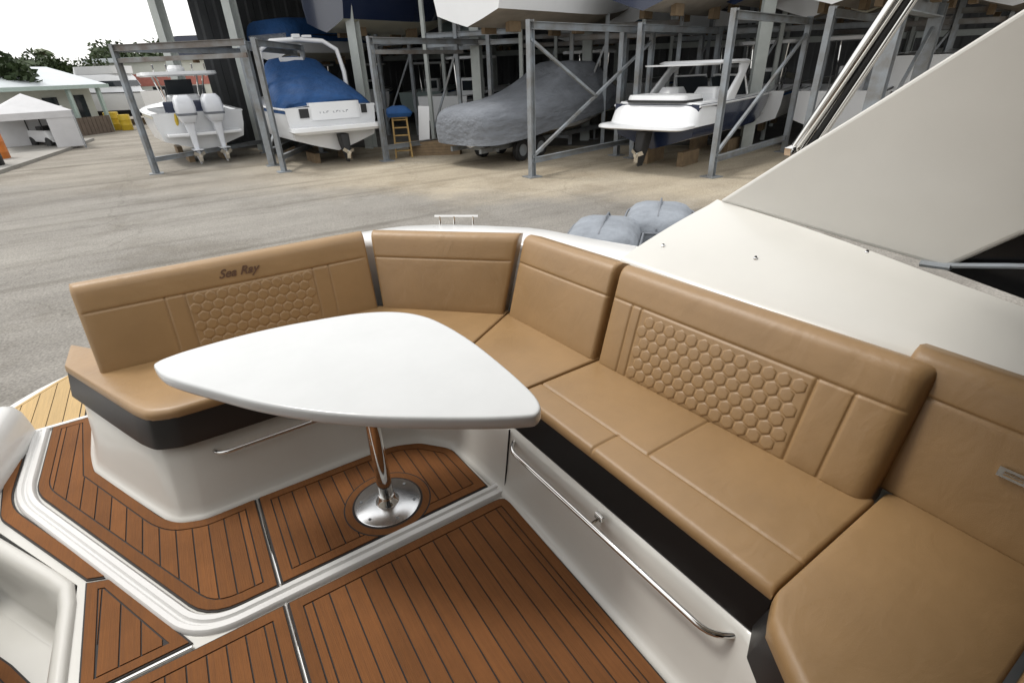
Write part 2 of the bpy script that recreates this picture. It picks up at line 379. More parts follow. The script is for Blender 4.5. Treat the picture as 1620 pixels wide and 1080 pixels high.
# ---- swim platform outside the walk-through
PLAT = mesh('swim_platform', prism(rpoly([(-1.30, 3.02), (1.9, 3.02), (1.9, 3.7), (1.3, 4.16), (-.55, 4.16), (-1.02, 3.95), (-1.30, 3.62)], [0, 0, .1, .2, .2, .15, .2]), -.27, -.155), GEL, BOAT, bevel=.012)
mat_pad(rpoly([(-1.24, 3.06), (-.795, 3.06), (-.795, 4.10), (-.99, 3.90), (-1.24, 3.58)], [.02, .02, .05, .1, .1]), 'teak_mat', 0, .075, TEAKY, z=-.152, border=.02, parent=PLAT, label='sunlit-toned yellow teak mat on the swim platform')
mat_pad(rpoly([(-.755, 3.06), (1.8, 3.06), (1.8, 3.6), (1.25, 4.08), (-.5, 4.10), (-.755, 4.08)], [.02, .02, .05, .1, .1, .1]), 'teak_mat', -.755, .075, TEAKY, z=-.152, border=.02, parent=PLAT, label='sunlit-toned yellow teak mat on the swim platform')
# ---- seat base
K = [((-.665, 3.02), (-.64, 3.02)), ((-.645, 2.62), (-.615, 2.66)), ((-.622, 2.475), (-.555, 2.50)), ((-.375, 1.985), (-.375, 2.105)), ((-.335, 1.935), (-.325, 2.035)),
     ((-.255, 1.905), (-.235, 2.005)), ((.29, 1.905), (.29, 1.998)), ((.50, 1.895), (.52, 1.975)), ((.62, 1.84), (.665, 1.89)), ((.735, 1.70), (.785, 1.72)),
     ((.765, 1.46), (.805, 1.46)), ((.775, 1.345), (.812, 1.35)), ((.780, 1.24), (.815, 1.24)), ((.785, .36), (.850, .36)), ((.770, .27), (.80, .27)), ((.695, .17), (.72, .17)), ((.66, .05), (.68, .05)), ((.65, -.9), (.67, -.9))]
toe = resample([Vector((a[0], a[1], 0)) for a, _ in K], 2); 
def dense(P, per=6):
    """Catmull-Rom through the points, same count for both curves"""
    P = [Vector((p[0], p[1], 0)) for p in P]; out = []
    for i in range(len(P)-1):
        p0, p1, p2, p3 = P[max(i-1, 0)], P[i], P[i+1], P[min(i+2, len(P)-1)]
        for k in range(per):
            t = k/per; l = (p2-p1).length
            m1 = (p2-p0)*(l/max(1e-6, (p2-p0).length))*.5; m2 = (p3-p1)*(l/max(1e-6, (p3-p1).length))*.5
            out.append(p1*(2*t**3-3*t*t+1)+m1*(t**3-2*t*t+t)+p2*(-2*t**3+3*t*t)+m2*(t**3-t*t))
    out.append(P[-1]); return out
toe = dense([a for a, _ in K]); top = dense([c for _, c in K])
def nrm2(P, i):
    d = (P[min(i+1, len(P)-1)]-P[max(i-1, 0)]).normalized(); return Vector((d.y, -d.x, 0))     # towards the cockpit
rings = []
for f, off, z in ((0, .034, -.003), (0, .030, .006), (0, .020, .012), (.0, .010, .022), (.02, .002, .045), (.25, 0, .10), (.6, 0, .19), (.93, 0, .265), (1, -.004, .280), (1, -.03, .287), (1, -.30, .287)):
    rings.append([toe[i].lerp(top[i], f) + nrm2(toe, i)*off + Vector((0, 0, z)) for i in range(len(toe))])
BASE = mesh('seat_base', loft(rings, caps=False, closed=False), GEL, BOAT, smooth=True)
mesh('panel_joint', beam((.7715, 1.338, .03), (.808, 1.345, .285), .003, .006, (1, 0, 0)), RUBBER, BASE)
def rail(pts, name='grab_rail'):
    P = rpoly([(0, 0)], 0) if 0 else pts
    return mesh(name, tube(P, .0085, 10), STEEL, BASE, smooth='auto')
def arc_rail(a, b, wall_a, wall_b, n=6):
    a, b, wa, wb = map(Vector, (a, b, wall_a, wall_b)); P = []
    ia, ib = a+(b-a).normalized()*.05, b+(a-b).normalized()*.05
    for k in range(n+1): t = k/n; P.append(wa*(1-t)**2+a*2*t*(1-t)+ia*t*t)
    for k in range(n+1): t = k/n; P.append(ib*(1-t)**2+b*2*t*(1-t)+wb*t*t)
    return P
rl = rail(arc_rail((.768, 1.29, .247), (.796, .40, .250), (.81, 1.315, .247), (.85, .375, .250)))
mesh('rail_post', tube([(.779, .84, .249), (.83, .84, .256)], .007, 8), STEEL, rl)
mesh('latch', join(box(.802, .815, .815, .85, .262, .285)), STEEL, rl, bevel=.003)
rail(arc_rail((-.155, 1.935, .222), (.47, 1.935, .226), (-.165, 1.975, .222), (.49, 1.985, .226)))

# ---- coaming, hardtop leg and roof, gunwale
SEAM = [(1.97, 1.415, .970), (1.935, 1.05, .948), (1.905, .80, .930), (1.875, .553, .905), (1.865, .332, .880), (1.85, -.2, .84), (1.85, -1.0, .80)]
INN = [(1.455, 1.468, .80), (1.485, 1.10, .79), (1.505, .85, .785), (1.53, .55, .785), (1.56, .33, .785), (1.56, -.2, .785), (1.56, -1.0, .785)]
se, inn = resample([Vector(p) for p in SEAM], 30), resample([Vector(p) for p in INN], 30)
rings = [[p+Vector((-.01, 0, -.55)) for p in inn], [p+Vector((-.01, 0, -.02)) for p in inn], [p+Vector((0, 0, -.004)) for p in inn], [p+Vector((.02, 0, .004)) for p in inn]]
for k in range(1, 8):
    tt = k/8; rings.append([a.lerp(c, tt) + Vector((0, 0, .010*math.sin(PI*tt))) for a, c in zip(inn, se)])
rings.append([p+Vector((-.02, 0, .001)) for p in se]); rings.append([p+Vector((-.005, 0, -.004)) for p in se]); rings.append([p+Vector((.05, 0, -.6)) for p in se])
COAM = mesh('coaming', loft(rings, caps=False, closed=False), GEL, BOAT, smooth='auto')
q = [r_[0] for r_ in rings]; mesh('coaming_end', (q, [tuple(range(len(q)))]), GEL, COAM)
for px, py in ((1188, 398), (1382, 409), (1045, 385)):
    best = None
    for a, c in zip(inn, se):                   # the snap's own place on the coaming
        for k in range(17):
            tt = k/16; p = a.lerp(c, tt)+Vector((0, 0, .010*math.sin(PI*tt))); v = p-CAM
            e_ = (810+FPX*v.dot(RT)/v.dot(D_)-px)**2+(540+FPX*v.dot(DN)/v.dot(D_)-py)**2
            if best is None or e_ < best[0]: best = (e_, p)
    p = best[1]
    sn = mesh('snap_fastener', lathe([(.0085, -.004), (.0085, .003), (.006, .005), (.0001, .0052)], p.x, p.y, 12), BRUSH, COAM)
    for vv in sn.data.vertices: vv.co.z += p.z
    mesh('stud', lathe([(.0045, p.z+.005), (.004, p.z+.009), (.0001, p.z+.0095)], p.x, p.y, 8), RUBBER, sn)
# leg: a slab leaning slightly inboard, bounded below by the seam and cut for the side window
def leg_pt(y, z): return Vector((1.915+.03*(y-.5) - .06*(z-.9), y, z))
lp = [(1.400, .968), (1.05, 1.232), (.85, 1.38), (.584, 1.582), (.30, 1.80), (.15, 1.925), (-1.0, 1.925), (-1.0, 1.62), (.10, 1.24), (.405, 1.052), (.545, .912), (.80, .926), (1.05, .944)]
lo = [leg_pt(y, z) for y, z in lp]; n = len(lo)
V = lo + [p+Vector((.075, 0, 0)) for p in lo]
LEG = mesh('hardtop_leg', (V, [tuple(range(n)), tuple(range(2*n-1, n-1, -1))] + [(i, n+i, n+(i+1) % n, (i+1) % n) for i in range(n)]), GEL, BOAT, bevel=.014)
wn = [leg_pt(y, z)+Vector((.03, 0, 0)) for y, z in ((.56, .90), (.405, 1.075), (.10, 1.27), (-1.0, 1.66), (-1.0, .78), (.2, .85))]
WIN = mesh('side_window', (wn + [p+Vector((.008, 0, 0)) for p in wn], [(0, 1, 2, 3, 4, 5), (11, 10, 9, 8, 7, 6)] + [(i, 6+i, 6+(i+1) % 6, (i+1) % 6) for i in range(6)]), GLASSK, LEG)
mesh('window_strut', tube([leg_pt(.575, .915)+Vector((-.004, 0, 0)), leg_pt(.405, .962)+Vector((.0, 0, 0)), leg_pt(-.6, 1.22)], .008, 8), GALV, LEG, smooth='auto')
mesh('strut_end', tube([leg_pt(.61, .912)+Vector((-.003, 0, 0)), leg_pt(.53, .922)+Vector((-.006, 0, 0))], .011, 8, .010), GALV, LEG, smooth='auto')
mesh('hardtop', prism(rpoly([(-1.55, -2.6), (1.95, -2.6), (1.95, .30), (1.50, .92), (-1.10, .92), (-1.55, .30)], .25), 1.93, 2.03), GEL, BOAT, bevel=.03)
for off, rad in ((0, .022), (.036, .010), (.056, .010)):
    p0, p1 = Vector((2.035+off*.25, 1.148-off*.9, 1.222-off*.3)), Vector((2.035+off*.25, .945-off*.8, 1.648))
    dd = (p1-p0).normalized()
    tb = mesh('support_tube', tube([p0-dd*.05, p0, p1, p1+dd*.50], rad, 14), RUBBER if .03 < off < .05 else STEEL, BOAT, smooth='auto')  # black middle tube stands in for dark reflection streaks in the steel
    mesh('tube_foot', beam(p0-dd*.04+Vector((-.05, 0, 0)), p0-dd*.03, rad*1.2, rad*1.2), STEEL, tb)
mesh('shade_bulkhead', join(box(-1.5, 1.90, -1.75, -1.6, -.06, 1.925)), GLASSK, BOAT)  # unseen dark wall added behind the camera to cut fill light
ml = [Vector((.40-p.x+.02, p.y, p.z)) for p in lo]
mesh('hardtop_leg', (ml+[p-Vector((.075, 0, 0)) for p in ml], [tuple(range(n-1, -1, -1)), tuple(range(n, 2*n))]+[((i+1) % n, n+(i+1) % n, n+i, i) for i in range(n)]), GEL, BOAT, bevel=.014)
mesh('shade_side', join(box(-1.62, -1.58, -1.6, .60, .75, 1.925)), GLASSK, BOAT)  # unseen starboard screen, added to keep side light off the cockpit
mesh('helm_console', box(.25, 1.35, -1.58, -1.15, -.003, 1.05), RUBBER, BOAT, bevel=.04)
# gunwale behind the corner backrests
gi = [(-.50, 2.60), (.2, 2.60), (.72, 2.62), (1.02, 2.42), (1.34, 2.12), (1.45, 1.75), (1.52, 1.42)]
go_ = [(-.55, 2.74), (.2, 2.84), (1.02, 2.80), (1.26, 2.66), (1.60, 2.27), (1.74, 1.86), (1.92, 1.42)]
A_, B_ = resample([Vector((*p, 0)) for p in dense(gi)][0:] and [Vector((p.x, p.y, 0)) for p in dense(gi)], 40), resample([Vector((p.x, p.y, 0)) for p in dense(go_)], 40)
rings = []
for f, dz in ((0, .38), (0, .70), (.04, .722), (.15, .735), (.5, .742), (.85, .735), (.97, .722), (1.0, .69), (1.03, .40), (1.06, -.10), (1.04, -.20)):
    rings.append([a.lerp(c, f)+Vector((0, 0, dz if dz < .5 else dz-.34*max(0, 1-i/16)**1.5)) for i, (a, c) in enumerate(zip(A_, B_))])
GUN = mesh('aft_gunwale', loft(rings, caps=False, closed=False), GELW, BOAT, smooth='auto')
q = [r_[0] for r_ in rings]; mesh('gunwale_end', (q, [tuple(range(len(q)))]), GEL, GUN)
# folded stern grab bar standing on the gunwale
gb0, gb1 = gp(676, 346, .78), gp(760, 341, .78)
# hull below
hx = [(-1.62, -2.6), (-1.66, 2.2), (-1.45, 3.1), (1.95, 3.1), (2.10, 1.5), (2.12, -2.6)]
rg = []
for sc, z in ((1.0, -.06), (.99, -.30), (.95, -.55), (.80, -.80), (.35, -1.02), (.06, -1.05)):
    rg.append([(.25+(x-.25)*sc, y, z) for x, y in hx])
mesh('hull', loft(rg, caps=False), WHITEH, BOAT)
for bxs in (box(-1.66, -1.20, -2.6, 2.2, -.06, .74), box(1.99, 2.12, -2.6, 1.40, -.06, .74)): mesh('side_deck', bxs, GEL, BOAT, bevel=.02)  # unseen starboard box, made broader and taller to shade the stair well
for y in (-1.8, 1.6):
    mesh('keel_block', join(box(-.15, .65, y-.2, y+.2, GZ, -.98)), WOODB, BOAT)
bar = [Vector((1.17, 2.66, .785)), Vector((1.36, 2.50, .785))]
gbm = mesh('stern_grab_bar', tube([bar[0], bar[1]], .006, 8), STEEL, BOAT, smooth='auto')
for f in (.12, .45, .88):
    p = bar[0].lerp(bar[1], f); mesh('bar_foot', tube([p, p+Vector((-.005, -.006, -.055))], .006, 8), STEEL, gbm)

# ================================================================== LOUNGE
LOUNGE = thing('cockpit_lounge', 'curved tan vinyl lounge with quilted backrests around the white table', 'sofa', (.6, 1.9, .306))
def prof(d, r):
    if d >= r or r <= 0: return 0
    return r - math.sqrt(max(0, r*r-(r-d)**2))
def samples(Ln, r0_, r1_, extra, step):
    S = set()
    for k in (0, .04, .15, .35, .65, 1.0): S.add(round(k*r0_, 5)); S.add(round(Ln-k*r1_, 5))
    x = r0_
    m = max(1, int((Ln-r0_-r1_)/step))
    for k in range(m+1): S.add(round(r0_+(Ln-r0_-r1_)*k/m, 5))
    for e in extra:
        for dx in (-.012, -.006, -.003, 0, .003, .006, .012): 
            if r0_*.5 < e+dx < Ln-r1_*.5: S.add(round(e+dx, 5))
    return sorted(S)
class Surf: pass
def cushion(name, A, B, nrm, thick, r=(.02, .02, .02, .02), gu=(), gv=(), bulge=.006, parent=LOUNGE, mat=VINYL, step=.03, label=None, curved=False):
    """A, B: the v=0 and v=1 edges; r: radii at u=0, u=1, v=0, v=1; gu: (u metres, v0, v1) grooves, gv: (v metres, u0, u1)"""
    A = [Vector(p) for p in A]; B = [Vector(p) for p in B]; nrm = Vector(nrm).normalized()
    Lu = sum((B[i]-B[i-1]).length + (A[i]-A[i-1]).length for i in range(1, len(A)))/2 if len(A) == len(B) else (A[-1]-A[0]).length
    A_, B_ = resample(A, 400), resample(B, 400)
    Lv = sum((A_[k]-B_[k]).length for k in range(0, 400, 40))/10
    us = samples(Lu, r[0], r[1], [g[0] for g in gu], step); vs_ = samples(Lv, r[2], r[3], [g[0] for g in gv], step)
    def base(u, v):
        k = min(max(u/Lu, 0), 1)*399; i = min(int(k), 398); f = k-i
        return A_[i].lerp(A_[i+1], f).lerp(B_[i].lerp(B_[i+1], f), v/Lv)
    def drop(u, v):
        d = prof(u, r[0])+prof(Lu-u, r[1])+prof(v, r[2])+prof(Lv-v, r[3])
        d = min(d, max(r))
        for g, a, c in gu:
            if a-.004 <= v <= c+.004: d += .0055*math.exp(-((u-g)/.0042)**2)
        for g, a, c in gv:
            if a-.004 <= u <= c+.004: d += .0055*math.exp(-((v-g)/.0042)**2)
        x, y = min(u, Lu-u)/Lu*2, min(v, Lv-v)/Lv*2
        return d - bulge*math.sqrt(max(0, math.sin(PI*x/2)*math.sin(PI*y/2)))
    V, F = [], []
    nu, nv = len(us), len(vs_)
    for v in vs_:
        for u in us: V.append(base(u, v) - nrm*drop(u, v))
    for j in range(nv-1):
        for i in range(nu-1): F.append((j*nu+i, j*nu+i+1, (j+1)*nu+i+1, (j+1)*nu+i))
    ring = [i for i in range(nu)] + [j*nu+nu-1 for j in range(1, nv)] + [(nv-1)*nu+i for i in range(nu-2, -1, -1)] + [j*nu for j in range(nv-2, 0, -1)]
    n0 = len(V); cen = sum((V[i] for i in ring), Vector())/len(ring)
    def flat(p): return p - nrm*((p-cen).dot(nrm))
    rb_ = min(.015, thick*.3)
    for dep, sh in ((thick-rb_, 0), (thick-rb_*.3, rb_*.3), (thick, rb_)):
        for i in ring:
            j, k = divmod(i, nu); p = base(us[k], vs_[j]) - nrm*dep
            c_ = base(Lu/2, Lv/2) - nrm*dep
            q_ = p + (c_-p).normalized()*sh; V.append(q_)
    m = len(ring)
    for k in range(m):
        k2 = (k+1) % m
        F.append((ring[k2], ring[k], n0+k, n0+k2))
        F.append((n0+k2, n0+k, n0+m+k, n0+m+k2)); F.append((n0+m+k2, n0+m+k, n0+2*m+k, n0+2*m+k2))
    F.append(tuple(n0+2*m+k for k in range(m)))
    o = mesh(name, (V, F), mat, parent, smooth=True)
    if label: o['label'] = label
    s_ = Surf(); s_.base, s_.drop, s_.n, s_.Lu, s_.Lv, s_.o = base, drop, nrm, Lu, Lv, o
    return s_
ZS = .44
def z3(P, z=ZS): return [Vector((p[0], p[1], z)) for p in P]
UP = (0, 0, 1)
# seats
fr = [(-.625, 2.66), (-.375, 2.10), (-.325, 2.02), (-.24, 1.985), (.29, 1.980), (.50, 1.965), (.655, 1.885), (.770, 1.705)]
bk = [(-.625, 2.90), (-.35, 2.56), (-.25, 2.52), (-.1, 2.50), (.29, 2.50), (.62, 2.50), (.90, 2.28), (1.225, 1.985)]
frd, bkd = dense(fr, 8), dense(bk, 8)
def zz(P, z): return [Vector((p.x, p.y, z)) for p in P]
s1 = cushion('seat_cushion', zz(frd, ZS), zz(bkd, ZS), UP, .045, (.02, .008, .022, .01), bulge=.008, label='long aft seat cushion running under the table edge')
s2 = cushion('seat_cushion', z3([(.790, 1.705), (.845, 1.350)]), z3([(1.230, 1.978), (1.270, 1.362)]), UP, .045, (.008, .008, .022, .01), label='wedge-shaped corner seat cushion')
s3 = cushion('seat_cushion', z3([(.847, 1.342), (.880, .335)]), z3([(1.275, 1.350), (1.355, .345)]), UP, .045, (.008, .012, .022, .01), gu=((.525, .125, 1), (.40, 0, .115)), gv=((.118, 0, 2),), bulge=.004, label='long side seat cushion with stitched centre seam')
# black bands under the front edges
def band(P, z0, z1, name='black_band', inward=.004, th=.03):
    P = [Vector((p[0], p[1], 0)) for p in P]; rg = []
    for off, z in ((inward, z1), (-.022, z0+.008), (-.020, z0), (inward+th, z0), (inward+th, z1)):
        rg.append([p - nrm2(P, i)*off + Vector((0, 0, z)) for i, p in enumerate(P)])
    return rg
for P, s_ in ((frd, s1), ([(.790, 1.705), (.845, 1.350)], s2), ([(.847, 1.342), (.880, .335)], s3)):
    rg = band(P, .288, .416); mesh('black_band', loft(rg, closed=True), BLACKV, s_.o, smooth='auto')
# backs: bottom line, top line; the face normal points at the seat
def back(bot, topp, thick, r, label, **kw):
    b0, b1, t0 = Vector(bot[0]), Vector(bot[-1]), Vector(topp[0])
    n = (b1-b0).cross(t0-b0).normalized()
    if n.z < 0: n = -n
    return cushion('backrest', bot, topp, n, thick, r, label=label, **kw)
ZB, ZT = .435, .815
bA = back([(-.485, 2.455, ZB), (.695, 2.405, ZB)], [(-.475, 2.545, ZT-.005), (.715, 2.515, ZT)], .13, (.022, .018, .012, .045), 'wide aft backrest with dark embroidered lettering', gv=((.265, .02, 1.16),), gu=((.30, .02, .262), (.985, .02, .262), (.375, .02, .262), (.91, .02, .262)))
bB = back([(.712, 2.397, ZB), (1.165, 1.955, ZB)], [(.742, 2.512, ZT), (1.292, 1.985, ZT)], .13, (.018, .018, .012, .045), 'plain corner backrest with one seam, beside the lettered backrest', gv=((.265, .01, .68),))
bC = back([(1.180, 1.935, ZB), (1.222, 1.362, ZB)], [(1.312, 1.975, ZT), (1.372, 1.412, ZT)], .13, (.018, .018, .012, .045), 'plain corner backrest with one seam, beside the honeycomb backrest', gv=((.270, .01, .58),))
bR = back([(1.228, 1.338, ZB), (1.306, .352, ZB)], [(1.378, 1.392, ZT), (1.452, .352, ZT)], .15, (.02, .045, .014, .05), 'long side backrest quilted in honeycomb hexagons', gv=((.275, .012, .985),), gu=((.105, .01, .27), (.150, .01, .27), (.785, .01, .27), (.885, .01, .27)))
# honeycomb tufts
def hexmesh(Rh):
    rg = []
    for f, z in ((1.0, -.0026), (.915, .0010), (.66, .0017)):
        rg.append([(Rh*f*math.cos(PI/6+PI/3*k), Rh*f*math.sin(PI/6+PI/3*k), z) for k in range(6)])
    V, F = loft(rg, caps=False); V.append(Vector((0, 0, .0019))); F += [(12+k, 12+(k+1) % 6, 18) for k in range(6)]
    me = bpy.data.meshes.new('hexagon_tuft'); me.from_pydata([tuple(v) for v in V], [], F); me.materials.append(VINYL)
    for p in me.polygons: p.use_smooth = True
    return me
def honeycomb(S, u0, u1, v0, v1, Rh):
    me = hexmesh(Rh*.965); du, dv = Rh*math.sqrt(3), Rh*1.5; j = 0; v = v0+Rh*.9
    while v < v1-Rh*.5:
        u = u0+du*(.50+.5*(j % 2))
        while u < u1-du*.30:
            p = S.base(u, v)-S.n*S.drop(u, v); eu = (S.base(u+.01, v)-S.base(u-.01, v)).normalized(); ev = S.n.cross(eu)
            M = Matrix((eu, ev, S.n)).transposed().to_4x4(); M.translation = p
            put(bpy.data.objects.new('hexagon_tuft', me), S.o, M)
            u += du
        v += dv; j += 1
honeycomb(bR, .152, .782, .012, .272, .0265)
honeycomb(bA, .378, .908, .012, .262, .0265)
# embroidered lettering on the aft backrest
fc = bpy.data.curves.new('lettering', 'FONT'); fc.body = 'Sea Ray'; fc.size = .052; fc.shear = .5; fc.extrude = .0012; fc.align_x = 'CENTER'
fc.offset = .0008
fo = bpy.data.objects.new('tmp', fc); col.objects.link(fo); bpy.context.view_layer.update()
tm = bpy.data.meshes.new_from_object(fo.evaluated_get(bpy.context.evaluated_depsgraph_get())); bpy.data.objects.remove(fo)
tm.materials.clear(); tm.materials.append(THREAD)
lt = bpy.data.objects.new('lettering', tm)
u, v = .60, .300
p = bA.base(u, v)+bA.n*.0062; eu = (bA.base(u+.01, v)-bA.base(u-.01, v)).normalized(); ev = bA.n.cross(eu)
M = Matrix((eu, ev, bA.n)).transposed().to_4x4(); M.translation = p; put(lt, bA.o, M); lt['label'] = 'dark brown script lettering reading Sea Ray'

# ---- chaise forward of the lounge (its own piece)
CH = thing('chaise_seat', 'tan padded forward chaise with its own backrest and steel latch', 'seat', (1.0, .0, .306))
c1 = cushion('seat_cushion', z3([(.690, -.02), (.716, .17), (.800, .296), (.868, .328)], .448), z3([(1.44, -.02), (1.44, .12), (1.44, .28), (1.39, .340)], .448), UP, .07, (.01, .012, .03, .012), parent=CH, bulge=.006)
rg = band([(.868, .328), (.800, .296), (.716, .17), (.690, -.02)][::-1], .304, .405)
rg = [[Vector((p.x, p.y, p.z)) for p in r_] for r_ in rg]
P = [Vector((.690, -.02, 0)), Vector((.716, .17, 0)), Vector((.800, .296, 0)), Vector((.868, .328, 0))][::-1]
mesh('black_band', loft(band(P, .304, .41), closed=True), BLACKV, c1.o, smooth='auto')
cushion('seat_cushion', z3([(.66, -.9), (.66, -.035)], .448), z3([(1.44, -.9), (1.44, -.035)], .448), UP, .07, (.01, .012, .03, .012), parent=CH, bulge=.006)
c2 = back([(1.395, .43, ZB+.01), (1.395, -.9, ZB+.01)], [(1.495, .43, .83), (1.495, -.9, .83)], .11, (.02, .02, .012, .045), None, parent=CH, gv=((.285, .01, 1.2),))
lm = mesh('latch_plate', join(box(-.012, .012, -.03, .03, 0, .008), tube([(-.0, -.018, .012), (0, .018, .012)], .005, 8)), STEEL, c2.o, M=Matrix.Translation((1.434, 0.139, 0.633)) @ Matrix.Rotation(R(-76), 4, 'Y'))

# ================================================================== TABLE
TB = thing('cockpit_table', 'white rounded-triangle table on a polished steel pedestal', 'table', (.353, 1.547, .006))
tp = [(-.230, 1.873), (-.221, 1.897), (-.19, 1.915), (-.120, 1.931), (.0, 1.940), (.085, 1.941), (.2, 1.93), (.306, 1.910), (.400, 1.888), (.475, 1.862), (.545, 1.823), (.605, 1.770), (.648, 1.705), (.676, 1.629), (.697, 1.506), (.707, 1.359), (.705, 1.175), (.697, 1.043), (.687, .982), (.670, .943), (.645, .924), (.615, .930), (.509, .995), (.342, 1.117), (.233, 1.208), (.121, 1.318), (.011, 1.450), (-.090, 1.596), (-.168, 1.714), (-.209, 1.789)]
tp = [Vector(p) for p in tp]; tpd = []
for i in range(len(tp)):
    p0, p1, p2, p3 = tp[i-1], tp[i], tp[(i+1) % len(tp)], tp[(i+2) % len(tp)]
    for k in range(4):
        s_ = k/4; tpd.append(.5*((2*p1)+(p2-p0)*s_+(2*p0-5*p1+4*p2-p3)*s_*s_+(3*p1-p0-3*p2+p3)*s_**3))
zt = .68; rg = []
for off, z in ((.012, zt-.0465), (.004, zt-.040), (.0, zt-.030), (.0, zt-.010), (.0015, zt-.005), (.004, zt-.0015), (.008, zt), (.0125, zt)):
    rg.append([(p.x, p.y, z) for p in inset(tpd, off)])
V, F = loft(rg, caps=False); c0 = Vector((.40, 1.55, zt)); m = len(tpd); V += [c0, Vector((.40, 1.55, zt-.047))]
F += [((len(rg)-1)*m+k, (len(rg)-1)*m+(k+1) % m, len(V)-2) for k in range(m)] + [((k+1) % m, k, len(V)-1) for k in range(m)]
mesh('table_top', (V, F), SOLID, TB, smooth='auto')
mesh('table_post', lathe([(.0285, .02), (.0285, .64)], .353, 1.547, 28), STEEL, TB, smooth='auto')
mesh('post_collar', lathe([(.046, .012), (.044, .020), (.036, .027), (.033, .045), (.0300, .050), (.0286, .05)], .353, 1.547, 28), STEEL, TB, smooth='auto')
bpz = [(.128, .0062), (.128, .0085), (.124, .011), (.05, .0135), (.045, .0135)]
BPL = mesh('base_plate', lathe(bpz, .353, 1.547, 48), BRUSH, TB, smooth='auto')
for k in range(6):
    a = PI/6+k*PI/3; x, y = .353+.105*math.cos(a), 1.547+.105*math.sin(a)
    mesh('screw', lathe([(.006, .011), (.006, .0135), (.003, .014), (.0001, .0135)], x, y, 10), GALV, BPL)
mesh('under_bracket', lathe([(.03, .595), (.10, .622), (.105, .634), (.02, .634)], .353, 1.547, 28), BRUSH, TB, smooth='auto')
def ring_(r0_, r1_, z0, z1, seg=48):
    return loft([[(.353+r*math.cos(2*PI*k/seg), 1.547+r*math.sin(2*PI*k/seg), z) for k in range(seg)] for r, z in ((r0_, z0), (r0_, z1), (r1_, z1), (r1_, z0))], caps=False)
mesh('caulk_ring', ring_(.128, .137, .001, .0060), CAULK, BOAT); mesh('teak_ring', ring_(.137, .164, .001, .0066), TEAK, BOAT); mesh('caulk_ring', ring_(.164, .169, .001, .0061), CAULK, BOAT)

# ================================================================== YARD BEHIND
P0 = gp(248, 275)
